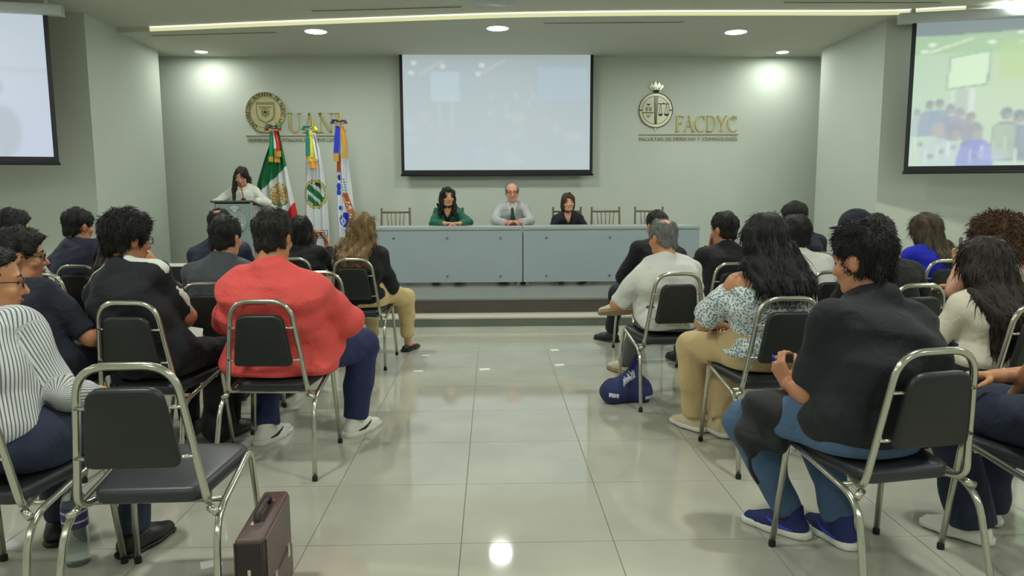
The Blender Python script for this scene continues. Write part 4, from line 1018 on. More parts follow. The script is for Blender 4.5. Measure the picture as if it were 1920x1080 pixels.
    # ---- trousers
    if pants:
        pm, pg, pl = pants.get('m'), pants.get('g', .013), pants.get('len', 1.0); f = Field(lo, hi, .0135)
        f.loft(Pc, TM, TS_[:3]*np.array((1.08, 1, 1.0)), RX[:3]+min(pg, g)-.004, RY[:3]+min(pg, g)-.004, None, CYo[:3], .03, 2.4)
        for n_ in 'RL':
            hip, Kn, A, _, _ = LG_[n_]; k_ = limb*(.6+.4*fx_); e = Kn+(A-Kn)*pl; kb = pants.get('hem', .056)
            f.cone(hip, Kn, .084*k_+pg, .06*k_+pg, .05); f.cone(Kn, e, .058*k_+pg, kb, .02, 'flat'); f.cone(Kn+(A-Kn)*.1, Kn+(A-Kn)*.5, .052*k_+pg, .046*k_+pg, .03)
        f.disp(folds(pants.get('fold', .006), seed+50))
        if not stand: f.cut(lambda a, b, c: (seat+.002)-c+0*a+0*b, .012, (lo[0], lo[1], seat-.09), (hi[0], .17, seat+.1))
        f.build(pants.get('name', 'trousers'), pm, t)
    # ---- upper garment
    if top.get('m'):
        sl_ = top.get('sleeve', .6); f = Field(lo, hi, top.get('h', .0115)); hem = top.get('hem', -.06); cu_ = top.get('cut', .985)
        T2 = np.array([hem]+[q for q in TS_ if q > hem+.02 and q < cu_*L_-.01]+[cu_*L_]); ip = lambda a: np.interp(T2, TS_, a)
        bag = top.get('bag', 0.0); w_ = np.interp(T2, [hem, .45*L_, .8*L_], [bag, bag*.5, 0])
        f.loft(Pc, TM, T2, ip(RX)+g+w_, ip(RY)+g+w_*.7, None, ip(CYo), .04, 2.5)
        for n_, s_ in (('R', 1), ('L', -1)):
            Sh, El, W, _, _, _ = J[n_]; k_ = limb*(.6+.4*fx_)
            if not top.get('strapless'): f.cone(Nb+u*.004, Sh, .05+g*.6, .044*k_+g*.9, .05)
            r0, r1, r2 = .046*k_+g*.8, .042*k_+g*.8, .034+g*.6
            fl = top.get('flare', 0)
            S0 = Sh if not top.get('strapless') else Sh+(El-Sh)*.3
            if sl_ > 0:
                e = Sh+(El-Sh)*min(sl_, 1); f.cone(S0, e, r0, r0+(r1-r0)*min(sl_, 1)+fl, .03, 'flat' if sl_ < 1 else None)
            if sl_ > 1: e = El+(W-El)*(sl_-1); f.cone(El, e, r1, r2+fl, .015, 'flat')
        if top.get('collar', True): f.cone(Nb-u*.03, Nb+u*top.get('colh', .014)-fr*.004, .07*hs*(.75+.25*fx_), .062*hs*(.75+.25*fx_), .015, 'flat')
        if top.get('strapless'): z_ = top['strapless']; f.cut(lambda a, b, c: ((a-Pc[0])*u[0]+(b-Pc[1])*u[1]+(c-Pc[2])*u[2])-z_*L_, .012)
        nc = top.get('neckcut', .062)
        if nc:
            cN = Nb+fr*.075+u*.03
            f.cut(lambda a, b, c: nc-np.sqrt((a-cN[0])**2+(b-cN[1])**2+(c-cN[2])**2), .01, cN-.12, cN+.12)
        f.disp(folds(top.get('fold', .0075), seed))
        if not stand: f.cut(lambda a, b, c: (seat+.001)-c+0*a+0*b, .012, (lo[0], lo[1], seat-.09), (hi[0], .17, seat+.1))
        sh = f.build(top.get('name', 'shirt'), top['m'], t)
        if top.get('grain'):
            n_v = len(sh.data.vertices); vv = np.empty(n_v*3, np.float32); sh.data.vertices.foreach_get('co', vv); vv = vv.reshape(-1, 3); q = vv-Pc
            gu = np.arctan2(q@sd, -(q@fr))*.2; best = np.abs(np.hypot(q@sd, (q@fr)*1.3)-.0)-.2*fx_
            for n_ in 'RL':
                Sh, El, W, _, _, _ = J[n_]
                for a_, b_ in ((Sh+(El-Sh)*.25, El), (El, W)):
                    ab = b_-a_; tt = np.clip((vv-a_)@ab/(ab@ab), 0, 1); rr_ = vv-(a_+tt[:, None]*ab); dd = np.linalg.norm(rr_, axis=1)-.07
                    e1 = unit(np.cross(ab, (0, 1, 0.2))); e2 = unit(np.cross(ab, e1)); m_ = (dd < .015) & (dd < best+.03); gu = np.where(m_, np.arctan2(rr_@e1, rr_@e2)*.07+.3, gu); best = np.where(m_, dd, best)
            at = sh.data.attributes.new('grain', 'FLOAT', 'POINT'); at.data.foreach_set('value', gu.astype(np.float32))
        if 'inner' in top:      # shirt collar showing above a jacket
            q = Field(Nb-.13, Nb+.13, .007); q.cone(Nb-u*.02, Nb+u*.05-fr*.002, .066*hs, .062*hs, 0, 'flat'); q.build('shirt_collar', top['inner'], t)
        if 'stripe' in top:     # band running from the neck over the shoulder and down the sleeve
            for n_, s_ in (('R', 1), ('L', -1)):
                Sh, El, W, _, _, _ = J[n_]; out = unit(np.array((s_*1., -.15, .25)))
                q = Field(lo, hi, .008); q.d[:] = .5
                f2 = f.d-.004
                f3 = Field(lo, hi, top.get('h', .0115)); f3.cone(Nb+sd*s_*.06+u*.04, Sh+u*.075, .026, .024, .004); f3.cone(Sh+u*.075, Sh+out*.085, .024, .024, .004); f3.cone(Sh+out*.09, El+out*.06, .024, .026, .004); f3.d = np.maximum(f2, f3.d)
                f3.build('shoulder_stripe', top['stripe'], t)
        if 'tie' in top:
            P0 = Pc+u*(L_*.9)+fr*(.115*fy_+.012); MB().tube([tuple(Nb+fr*.075-u*.01), tuple(P0-u*.03+fr*.012), tuple(P0-u*.14+fr*.022), tuple(P0-u*.27+fr*.02)], [.02, .022, .034, .03], 8, flat=.35, up=tuple(fr)).build('tie', top['tie'], t, smooth=True)
        if 'front' in top:      # shirt or blouse panel seen between the jacket fronts
            def panel(nm, m_, r0_, deep, off):
                f3 = Field(lo, hi, top.get('h', .0115)); c0 = Nb+fr*.06+u*.02; c1 = Pc+u*L_*deep+fr*(np.interp(L_*deep, TS_, RY)+g+belly*.6)
                f3.cone(c0, c1, r0_, .012, 0); f3.d = np.maximum(f.d-off, f3.d); f3.build(nm, m_, t)
            panel('shirt_front', top['front'], top.get('vw', .075), top.get('deep', .5), .004)
            if 'skinv' in top: panel('neckline', SKIN[skin], top['skinv'], top.get('sdeep', .78), .007)
    # ---- shoes
    if shoes:
        for n_ in 'RL': _, _, A, ff, up = LG_[n_]; shoe(t, shoes[0], shoes[1], shoes[2], A, ff, up, shoes[3] if len(shoes) > 3 else 1.0, shoes[4] if len(shoes) > 4 else None)
    # ---- hair
    if hair:
        hk, hm = hair['k'], HAIRM[hair['m']]; th = np.array(hair.get('th', (.014, .016, .018)))*1.0; zl = hair.get('end', None)
        lo2 = Hc-np.array((.2, .22, .2))*hs; hi2 = Hc+np.array((.2, .2, .19))*hs
        if zl is not None: lo2[2] = zl-.04; lo2[1] = min(lo2[1], (Pc+u*L_*.4)[1]-.32); lo2[0] -= .06; hi2[0] += .06
        f = Field(lo2, hi2, hair.get('h', .007))
        hx = lambda a, b, c: [(Hr[0, i]*(a-Hc[0])+Hr[1, i]*(b-Hc[1])+Hr[2, i]*(c-Hc[2]))/hs for i in range(3)]
        up_ = .012 if hk in ('short', 'bald') else 0
        f.ell(H(0, -.012, .03+up_), (np.array((.076, .096, .088-up_))+th)*hs, .0, Hr)
        if up_: f.ell(H(0, -.02, -.03), np.array((.068, .082, .062))*hs+th*.5*hs, .015, Hr); f.cone(H(-.026, -.064, -.06), H(.026, -.064, -.06), .026*hs, .026*hs, .015)
        for (c, r) in hair.get('lumps', ()): f.ell(H(*c), np.array(r)*hs, .02, Hr)
        sl0, ic = hair.get('line', (.78, -.002))
        def keep(a, b, c):
            X, Y, Z = hx(a, b, c); k1 = np.maximum((sl0*Y+ic)-Z, 1.6*(Y-.06)+hair.get('brow', .035)-Z)                     # straight rising hairline from nape to brow
            if hair.get('side'): k1 = smin(k1, -hair['side']-Z+.9*np.maximum(Y-.01, -.2), .01)
            return k1*hs*.8
        if hk in ('short', 'bald'):
            f.cut(keep, .008)
            def ear(a, b, c): X, Y, Z = hx(a, b, c); return (.034-np.sqrt(((Y+.006)/.8)**2+(Z+.012)**2))*hs
            f.cut(ear, .006)
        if hk == 'bald':
            def crown(a, b, c): X, Y, Z = hx(a, b, c); q = hair.get('crown', ((0, .01, .12), .085)); return (q[1]-np.sqrt((X-q[0][0])**2+(Y-q[0][1])**2+(Z-q[0][2])**2))*hs
            f.cut(crown, .02)
        if hk in ('long', 'bob'):
            f.ell(H(0, -.03, -.045), np.array((.078+th[0], .075+th[1], .10))*hs, .03, Hr)
            if zl is not None:
                pts = hair.get('fall'); wd = hair.get('w', .12); dp = hair.get('d', .045); z1 = Hc[2]-.02; Zs = np.linspace(zl, z1, 7)
                cyl = []; cxl = []; wl_ = []; dl = []
                for q in Zs:
                    tt = (q-Pc[2])/max(u[2], .3); P_ = Pc+u*tt; back = P_[1]-np.interp(tt, TS_, RY)*1.0-g*1.2 + np.interp(tt, TS_, CYo)-.006
                    k_ = np.clip((q-(Nb[2]-.03))/max(z1-(Nb[2]-.03), .05), 0, 1); hb = H(0, -.05, 0)
                    cyl.append(k_*hb[1]+(1-k_)*min(back, hb[1]+.03)); cxl.append((k_*hb[0]+(1-k_)*(P_[0]*.5+hb[0]*.5+hair.get('dx', 0)))); f_ = (q-zl)/(z1-zl); wl_.append(wd*(hair.get('tip', .75)+(1-hair.get('tip', .75))*min(1, f_*2.2)) if f_ < .8 else wd*.8+.0); dl.append(dp*(.75+.5*f_))
                f.loft((0, 0, 0), np.eye(3), Zs, wl_, dl, cxl, cyl, .035, 2.3)
            op = hair.get('open', (.062, .085, .115)); oc = hair.get('oc', (0, .10, -.045))
            def face(a, b, c): X, Y, Z = hx(a, b, c); return (1-np.sqrt(((X-oc[0])/op[0])**2+((Y-oc[1])/op[1])**2+((Z-oc[2])/op[2])**2))*.06*hs
            f.cut(face, .008)
            for s_ in hair.get('fs', (1, -1)):
                if hair.get('front'): # locks lying over the front of the shoulders
                    a0 = H(.078*s_, .015, 0); a1 = Pc+u*L_*.86+sd*s_*.095+fr*.09; a2 = Pc+u*L_*hair['front']+sd*s_*.10+fr*.125; f.cone(a0, a1, .03, .034, .02); f.cone(a1, a2, .034, .018, .02)
        am, fq = hair.get('amp', .0045), hair.get('freq', 85.)
        ph = np.random.RandomState(seed+9).uniform(0, 6, 4)
        if hair.get('curl'): f.disp(lambda a, b, c: am*(np.sin(fq*a+2*np.sin(.5*fq*c+ph[0]))*np.sin(fq*c+ph[1]+2*np.sin(.6*fq*b))+.6*np.sin(.9*fq*b+ph[2]+1.5*np.sin(.7*fq*a))))
        else: f.disp(lambda a, b, c: am*(np.sin(fq*a+2.2*np.sin(hair.get('wave', 9)*c+ph[0])+ph[1])+.6*np.sin(1.7*fq*a+.5*fq*b+2*np.sin(14*c+ph[2]))))
        HV, HF = f.mesh(); add_locks(HV, HF, hair, Hc, Hr, hs, seed, hm, t)
        if hair.get('bun'): q = Field(H(*hair['bun'])-.07, H(*hair['bun'])+.07, .007); q.ell(H(*hair['bun']), (.035, .035, .03), 0); q.disp(lambda a, b, c: .003*np.sin(120*a+60*c)); q.build('hair_bun', hm, t)
    if glasses:
        M4 = Matrix([list(r) for r in Hr*hs]).to_4x4(); M4.translation = tuple(Hc); gl = MB()
        for s_ in (1, -1):
            gl.tube([(s_*.033+.024*math.cos(a), .101-.004*abs(math.cos(a)), .0+.018*math.sin(a)) for a in [2*math.pi*k/14 for k in range(14)]], .0022, 6, True)
            gl.tube([(s_*.057, .099, .004), (s_*.076, .07, .006), (s_*.083, -.005, .002), (s_*.082, -.025, -.012)], .002, 6)
        gl.tube([(-.01, .101, .004), (0, .104, .006), (.01, .101, .004)], .002, 6); o = gl.build('glasses', SPEC, t, smooth=True); o.matrix_local = M4
    t['_h'] = 0; del t['_h']
    return dict(t=t, J=J, H=H, Hr=Hr, Hc=Hc, Pc=Pc, u=u, L=L_, fr=fr, sd=sd, legs=LG_)
# ================================================================== the people
C_ = cloth_mat
M_NAVY = C_('navy_suit', (28, 34, 62), .7); M_NAVY2 = C_('dark_navy_knit', (24, 30, 44)); M_GREYS = C_('charcoal_suit', (62, 68, 76), .7); M_BLACK = C_('black_cotton', (18, 20, 23)); M_TEE = C_('faded_black_tee', (21, 25, 31))
M_CORAL = C_('coral_linen', (222, 82, 78), .75); M_WHITE = C_('white_cotton', (214, 216, 210)); M_IVORY = C_('ivory_knit', (206, 200, 182)); M_KHAKI = C_('khaki_twill', (196, 172, 128)); M_BEIGE = C_('beige_trouser', (206, 182, 132))
M_JEAN = C_('mid_denim', (70, 96, 128), scale=220); M_JEAND = C_('dark_denim', (34, 42, 66), scale=220); M_NAVT = C_('navy_trouser', (34, 42, 86)); M_GREYT = C_('grey_trouser', (86, 92, 90)); M_BLUE = C_('royal_blue_polo', (30, 44, 196)); M_GREEN = C_('bottle_green_jacket', (18, 92, 70), .65)
M_LGREY = C_('light_grey_suit', (172, 174, 176), .7); M_PURP = C_('plum_top', (58, 44, 66)); M_ROSE = C_('dusty_rose_top', (188, 150, 138)); M_GT = C_('grey_tee', (150, 152, 156))
WSOLE = mat('white_rubber', (222, 222, 212), .6); BSOLE = mat('black_rubber', (22, 22, 22), .6); TSOLE = mat('tan_rubber', (170, 140, 104), .6)
NAVYS = mat('navy_suede', (30, 40, 96), .8, bump=.1, scale=150); WLEA = mat('white_leather', (226, 226, 220), .5); BLEA = mat('black_leather', (24, 24, 26), .4); BEIL = mat('beige_leather', (196, 188, 164), .5); BRNL = mat('brown_leather', (132, 98, 70), .5); CRM = mat('cream_canvas', (206, 190, 156), .8)
def stripe_mat():
    mt = bpy.data.materials.new('cloth_pinstripe'); mt.use_nodes = True; nt = mt.node_tree; b = nt.nodes['Principled BSDF']; L = nt.links.new
    at = nt.nodes.new('ShaderNodeAttribute'); at.attribute_name = 'grain'; mu = nt.nodes.new('ShaderNodeMath'); mu.operation = 'MULTIPLY'; mu.inputs[1].default_value = 520; L(at.outputs['Fac'], mu.inputs[0])
    sn = nt.nodes.new('ShaderNodeMath'); sn.operation = 'SINE'; L(mu.outputs[0], sn.inputs[0])
    rp = nt.nodes.new('ShaderNodeValToRGB'); e = rp.color_ramp.elements; e[0].position = .30; e[0].color = lin((96, 100, 102))+(1,); e[1].position = .5; e[1].color = lin((200, 202, 204))+(1,)
    ad = nt.nodes.new('ShaderNodeMath'); ad.operation = 'MULTIPLY_ADD'; ad.inputs[1].default_value = .5; ad.inputs[2].default_value = .62; L(sn.outputs[0], ad.inputs[0])
    L(ad.outputs[0], rp.inputs['Fac']); L(rp.outputs['Color'], b.inputs['Base Color']); b.inputs['Roughness'].default_value = .85; return mt
def floral_mat():
    mt = bpy.data.materials.new('cloth_floral'); mt.use_nodes = True; nt = mt.node_tree; b = nt.nodes['Principled BSDF']; L = nt.links.new
    tc = nt.nodes.new('ShaderNodeTexCoord'); vo = nt.nodes.new('ShaderNodeTexVoronoi'); vo.inputs['Scale'].default_value = 85; L(tc.outputs['Object'], vo.inputs['Vector'])
    rp = nt.nodes.new('ShaderNodeValToRGB'); e = rp.color_ramp.elements; e[0].position = .34; e[0].color = lin((96, 124, 138))+(1,); e[1].position = .55; e[1].color = lin((214, 220, 216))+(1,)
    L(vo.outputs['Distance'], rp.inputs['Fac']); L(rp.outputs['Color'], b.inputs['Base Color']); b.inputs['Roughness'].default_value = .9; return mt
M_STRIPE = stripe_mat(); M_FLORAL = floral_mat()
SHORT = lambda m='black', **k: dict(dict(k='short', m=m, th=(.01, .012, .02), line=(.62, -.03), len=.016, lift=.001, mess=.14, n=1500), **k)
JK = lambda m, **k: dict(dict(neckcut=0, m=m, name='jacket', g=.022, sleeve=1.93, hem=-.1, colh=.03, inner=M_WHITE, fold=.005), **k)
SH = 'chrome stacking chair '

# --- left block, nearest row
chair(-1.09, 2.41, 2, 'empty black chrome-framed chair in the left foreground, beside the briefcase')
chair(-1.63, 2.42, -4, 'black chrome-framed chair under the man in striped shirt')
person('man in grey striped shirt and jeans at the left edge, glasses, facing right', -1.63, 2.42, -8, (-26, 458, 2.62), skin='warm', hyaw=-48, hpitch=6, sw=.162, fx_=1.08, fy_=1.1, hunch=.04,
       top=dict(m=M_STRIPE, grain=True, sleeve=1.85, hem=-.075, bag=.0, g=.015, fold=.009, h=.01), pants=dict(m=M_JEAND), shoes=('dress', BLEA, BSOLE), hair=SHORT('black', th=(.007, .009, .012), line=(1.0, .015), len=.012), glasses=True,
       arms=dict(R=dict(w=(.11, .34, .63), pole=(.7, -.6, -.8)), L=dict(w=(-.1, .3, .62))), legs=dict(R=dict(a=(.2, .36, .088)), L=dict(a=(-.16, .42, .088))))
# --- left block, second row
chair(-1.09, 3.74, -2, 'black chrome-framed chair under the man in coral red shirt')
person('broad man in coral red shirt, navy trousers and white sneakers seen from behind', -1.09, 3.76, -2, (511, 389, 3.72), skin='tan', hyaw=-8, hpitch=8, hs=1.02, sw=.185, fx_=1.38, fy_=1.28, belly=.05, hunch=.03, limb=1.04,
       top=dict(m=M_CORAL, neckcut=0, sleeve=1.25, hem=-.105, bag=.07, g=.022, fold=.010, h=.009, colh=.05, flare=.015, shrug=-.03), pants=dict(m=M_NAVT, g=.02, hem=.07), shoes=('sneaker', WLEA, WSOLE, 1.08, BLEA),
       hair=SHORT('soft', th=(.014, .016, .026), line=(.62, -.03), n=3000, len=.016, lift=.0008, r=.0016), arms=dict(R=dict(w=(.20, .30, .68), pole=(1, -.2, -.6)), L=dict(w=(-.16, .32, .66), pole=(-1, -.2, -.6))),
       legs=dict(R=dict(a=('fl', 668, 812), f=(.55, 1, 0), pole=(.4, .6, 1)), L=dict(a=('fl', 502, 826), f=(.35, 1, 0), pole=(-.2, .6, 1))))
chair(-1.68, 3.72, -7, 'black chrome-framed chair under the man in black tee with white shoulder stripes')
person('man in black tee with white shoulder stripes and thick black hair, wearing glasses', -1.68, 3.74, -9, (236, 391, 3.72), skin='tan', hyaw=-26, hpitch=6, hs=1.0, sw=.175, fx_=1.02, hunch=.03,
       top=dict(m=M_TEE, sleeve=.95, hem=-.08, bag=.02, g=.016, fold=.009, stripe=M_WHITE, h=.01), pants=dict(m=M_BLACK), shoes=('sneaker', BLEA, BSOLE), hair=SHORT('black', th=(.034, .03, .034), line=(.5, -.03), amp=.006, freq=110, n=3500, len=.026, lift=.003, r=.0017), glasses=True,
       arms=dict(R=dict(w=('px', 342, 612, 3.98), pole=(1, -.3, -.5), f=(-.3, .5, .5), n=(-1, 0, 0), curl=(40, 40, 20)), L=dict(w=(-.1, .3, .63))), legs=dict(R=dict(a=(.12, .42, .088)), L=dict(a=(-.12, .4, .088))))
chair(-2.22, 3.56, -8, 'black chrome-framed chair under the man in dark navy polo')
person('man in dark navy polo with a curly quiff and glasses, looking right', -2.2, 3.58, -12, (34, 424, 3.62), skin='tan', hyaw=-50, hpitch=4, hs=1.0, sw=.175, fx_=1.1, hunch=.04,
       top=dict(m=M_NAVY2, sleeve=.9, hem=-.08, bag=.03, g=.018, fold=.009), pants=dict(m=M_JEAND), shoes=('sneaker', BLEA, BSOLE), hair=SHORT('black', th=(.016, .018, .026), lumps=(((0, .07, .07), (.055, .045, .042)),), amp=.006, freq=120), glasses=True,
       arms=dict(R=dict(w=('px', 172, 622, 3.8), pole=(1, -.4, -.6)), L=dict(w=(-.1, .3, .63))))
# --- left block, third row
chair(-1.60, 4.46, -4, 'black chrome-framed chair under the man in charcoal suit')
person('man in charcoal grey suit with short black hair, left of the coral shirt', -1.62, 4.50, -6, (421, 402, 4.55), skin='warm', hyaw=-6, hs=1.0, sw=.185, top=JK(M_GREYS), pants=dict(m=M_GREYS), shoes=('dress', BLEA, BSOLE), hair=SHORT('black', th=(.011, .013, .022)))
chair(-1.13, 5.04, 0, 'empty black chrome-framed chair between the coral shirt and the blonde woman')
chair(-2.87, 5.06, -8, 'empty black chrome-framed chair left of and behind the man in navy suit')
chair(-2.44, 5.16, -6, 'black chrome-framed chair under the woman hidden behind the striped-shoulder tee')
person('woman with long dark hair and bare shoulders, mostly hidden behind the striped-shoulder tee', -2.36, 5.14, -8, (232, 406, 5.2), skin='warm', hyaw=12, sw=.165, fx_=.95, waist=.88, top=dict(m=M_PURP, sleeve=0, strapless=.84, hem=-.06, collar=False), pants=dict(m=M_JEAND), shoes=('flat', BLEA, BSOLE), hair=dict(len=.09, n=1800, lift=.001, mess=.05, k='long', m='dark', end=.86, w=.15, d=.06, th=(.03, .03, .02), amp=.006))
chair(-3.25, 4.98, -12, 'black chrome-framed chair under the man with glasses at the far left edge')
person('man with black hair and glasses at the left edge beyond the navy polo', -3.22, 5.0, -12, (20, 390, 5.02), skin='tan', hyaw=-40, hs=1.02, sw=.18, top=dict(m=M_BLACK, sleeve=.8), pants=dict(m=M_JEAND), shoes=('sneaker', BLEA, BSOLE), hair=SHORT('black', th=(.026, .022, .026)), glasses=True)
# --- left block, front rows
chair(-2.94, 5.60, -8, 'black chrome-framed chair under the man in bright navy suit')
person('man in navy blue suit with white collar by the left wall', -2.97, 5.64, -10, (145, 389, 5.66), skin='tan', hyaw=-16, hs=1.0, sw=.185, fx_=1.04, top=JK(M_NAVY), pants=dict(m=M_NAVY), shoes=('dress', BLEA, BSOLE), hair=SHORT('black', th=(.014, .015, .022), line=(.62, -.03)))
chair(-2.13, 5.98, -6, 'black chrome-framed chair under the balding man in navy suit')
person('balding man in navy suit before the lectern, behind the charcoal suit', -2.14, 6.0, -6, (410, 390, 6.02), skin='tan', hs=1.0, sw=.19, fx_=1.06, top=JK(M_NAVY, inner=C_('blue_shirt', (60, 90, 170))), pants=dict(m=M_NAVY), shoes=('dress', BLEA, BSOLE), hair=SHORT('soft', k='bald', crown=((0, -.06, .125), .042)))
chair(-1.57, 6.12, -4, 'black chrome-framed chair under the woman raising a phone')
person('woman in black with dark hair raising a phone towards the lectern', -1.50, 6.16, -6, (563, 404, 6.2), skin='tan', hyaw=8, sw=.16, fx_=.95, waist=.9, top=dict(m=M_BLACK, sleeve=1.85, g=.018, hem=-.06), pants=dict(m=M_BLACK), shoes=('flat', BLEA, BSOLE), hair=dict(len=.09, n=1800, lift=.001, mess=.05, k='long', m='black', end=.98, w=.1, d=.05),
       arms=dict(R=dict(w=('px', 613, 461, 6.5), pole=(.6, -.3, -1), f=(-.25, .2, 1), n=(-.6, -.5, 0), curl=(35, 45, 25)), L=dict(w=('px', 586, 462, 6.52), pole=(-.8, -.3, -1), f=(.15, .2, 1), n=(.7, -.5, 0), curl=(30, 40, 25))), hf=.006)
chair(-1.07, 6.0, -3, 'black chrome-framed chair under the blonde woman')
person('woman with long wavy blonde hair, black jacket and beige trousers by the aisle', -1.04, 6.02, -6, (679, 398, 6.04), skin='light', hyaw=-4, sw=.155, waist=.92, top=dict(m=M_BLACK, name='jacket', sleeve=1.8, g=.02, hem=-.1, fold=.007), pants=dict(m=M_BEIGE, g=.015, hem=.058, len=.9), shoes=('flat', BLEA, BSOLE),
       hair=dict(len=.06, n=2600, lift=.002, mess=.18, r=.0025, k='long', m='blonde', end=.80, w=.145, d=.05, th=(.026, .022, .016), amp=.007, freq=70, wave=26, tip=.8, dx=-.03), arms=dict(R=dict(w=(.12, .27, .65), pole=(.5, -.6, -.8)), L=dict(w=(-.06, .3, .64))), legs=dict(R=dict(a=('fl', 765, 657), f=(.3, 1, 0), pole=(.3, .5, 1)), L=dict(a=(-.06, .44, .088))))
# --- right block, nearest row
chair(1.35, 2.5, 11, 'black chrome-framed chair under the man in black tee in the right foreground')
person('man in black tee and blue jeans in the right foreground, writing with a pen', 1.31, 2.52, 16, (1622, 411, 2.62), skin='tan', hyaw=18, hpitch=10, hs=1.0, sw=.19, fx_=1.16, fy_=1.08, hunch=.05, limb=1.0, hf=.006,
       top=dict(m=M_TEE, sleeve=.86, hem=-.09, bag=.035, g=.018, fold=.013, h=.009, flare=.012), pants=dict(m=M_JEAN, g=.016), shoes=('sneaker', NAVYS, WSOLE, 1.0, mat('blue_mark', (60, 84, 190), .6)), hair=SHORT('black', th=(.014, .018, .02), line=(.5, -.04), lumps=(((.05, -.05, .095), (.04, .04, .03)), ((-.02, .0, .105), (.06, .07, .03))), amp=.006, freq=130, h=.0055, n=4500, len=.02, lift=.0025, r=.0015, up=.012),
       arms=dict(L=dict(w=('px', 1478, 722, 2.80), pole=(-.5, -.7, -1), f=(-.2, .45, .75), n=(.8, .2, 0), curl=(40, 50, 30)), R=dict(w=(.14, .34, .60))), legs=dict(L=dict(a=('fl', 1478, 1000), f=(-.62, 1, 0), pole=(-.5, .5, 1)), R=dict(a=('fl', 1572, 1016), f=(.0, 1, 0), pole=(.1, .6, 1))))
chair(1.99, 2.46, 12, 'black chrome-framed chair at the right edge, next to the foreground man in black tee')
person('person in blue jeans and grey tee cut off by the right edge, arms folded', 2.02, 2.48, 14, (2120, 440, 2.6), skin='warm', hyaw=10, sw=.18, fx_=1.05, top=dict(m=M_GT, sleeve=.7, g=.018), pants=dict(m=M_JEAND, g=.02, hem=.088, len=1.08), shoes=('sneaker', WLEA, WSOLE, .95), hair=SHORT('black'),
       arms=dict(L=dict(w=('px', 1905, 740, 2.74), pole=(-1, -.2, -.5), f=(.8, .3, -.1), n=(0, -.3, -1)), R=dict(w=(-.06, .26, .66), f=(-1, .3, .1), n=(0, -.2, -1))), legs=dict(L=dict(a=('fl', 1818, 1012), f=(-.5, 1, 0)), R=dict(a=(.12, .4, .088))), hf=.006)
# --- right block, second row
chair(1.39, 3.70, 4, 'black chrome-framed chair under the woman in floral top')
person('woman in off-shoulder floral top and khaki trousers with long black hair', 1.40, 3.74, 6, (1436, 399, 3.78), skin='warm', hyaw=6, hs=1.0, sw=.175, fx_=1.16, fy_=1.1, waist=.95, hunch=.03,
       top=dict(m=M_FLORAL, name='blouse', sleeve=.98, strapless=.80, hem=-.03, g=.02, bag=.02, flare=.018, collar=False, fold=.01, h=.01), pants=dict(m=M_KHAKI, g=.02, hem=.072, fold=.008), shoes=('sneaker', CRM, WSOLE, .95),
       hair=dict(len=.09, n=1800, lift=.001, mess=.05, k='long', m='black', end=.865, w=.165, d=.065, th=(.034, .03, .02), amp=.005, tip=.85, dx=.01, h=.0075), arms=dict(R=dict(w=(.12, .3, .64), pole=(1, -.2, -.6)), L=dict(w=(-.12, .3, .64), pole=(-1, -.2, -.6))), legs=dict(L=dict(a=('fl', 1302, 806), f=(-.5, 1, 0), pole=(-.3, .6, 1)), R=dict(a=('fl', 1350, 816), f=(-.2, 1, 0))))
chair(2.27, 4.16, 8, 'black chrome-framed chair under the person in black behind the foreground man')
person('person in black jacket hidden behind the head of the foreground man', 2.27, 4.20, 8, (1642, 401, 4.26), skin='tan', hyaw=5, hs=1.02, sw=.185, top=dict(m=M_BLACK, name='jacket', sleeve=1.85, g=.02, hem=-.08), pants=dict(m=M_NAVT), shoes=('sneaker', BLEA, BSOLE), hair=SHORT('black'), arms=dict(R=dict(w=(.2, .3, .64), pole=(1, -.2, -.4))))
chair(2.40, 3.44, 10, 'black chrome-framed chair under the long-haired woman in ivory top')
person('woman in ivory top with very long straight dark hair near the right edge', 2.38, 3.50, 12, (1848, 444, 3.56), skin='light', hyaw=-8, hpitch=12, hs=1.0, sw=.16, waist=.92, top=dict(m=M_IVORY, sleeve=1.7, g=.018, hem=-.06, fold=.008), pants=dict(m=M_JEAND), shoes=('flat', BLEA, BSOLE),
       hair=dict(len=.09, n=1800, lift=.001, mess=.05, k='long', m='dark', end=.62, w=.16, d=.055, th=(.03, .028, .016), amp=.006, freq=95, tip=.6, dx=-.02))
# --- right block, third row
chair(1.13, 4.82, 6, 'black chrome-framed chair under the grey-haired man in white shirt')
person('grey balding man in white shirt and grey trousers with one leg crossed, by the aisle', 1.16, 4.84, 10, (1244, 407, 4.92), skin='warm', hyaw=14, hs=1.0, sw=.175, fx_=1.1, fy_=1.1, belly=.03, hunch=.03,
       top=dict(m=M_WHITE, sleeve=.95, hem=-.09, bag=.03, g=.018, fold=.013, colh=.045), pants=dict(m=M_GREYT, g=.015), shoes=('dress', BEIL, TSOLE, 1.02), hair=SHORT('grey', k='bald', len=.014, r=.0016, crown=((0, -.045, .135), .06), line=(.6, -.02)),
       arms=dict(L=dict(w=('px', 1190, 565, 5.1), pole=(-1, -.4, -.4)), R=dict(w=(.1, .3, .64))), legs=dict(L=dict(a=('fl', 1172, 699), f=(-.45, 1, 0), pole=(-.2, .5, 1)), R=dict(a=('px', 1170, 566, 5.25), f=(-1, .25, -.05), up=(.1, .6, 1), pole=(1, .8, .2))))
chair(2.12, 4.86, 8, 'black chrome-framed chair under the man in white tee')
person('man in white tee with black hair right of the floral top', 2.10, 4.88, 10, (1491, 402, 4.94), skin='tan', hyaw=10, hs=1.0, sw=.172, fx_=1.03, top=dict(m=M_WHITE, sleeve=.7, hem=-.06, g=.016, bag=.02), pants=dict(m=M_JEAND), shoes=('sneaker', WLEA, WSOLE), hair=SHORT('black', th=(.022, .022, .026), line=(.45, -.05)))
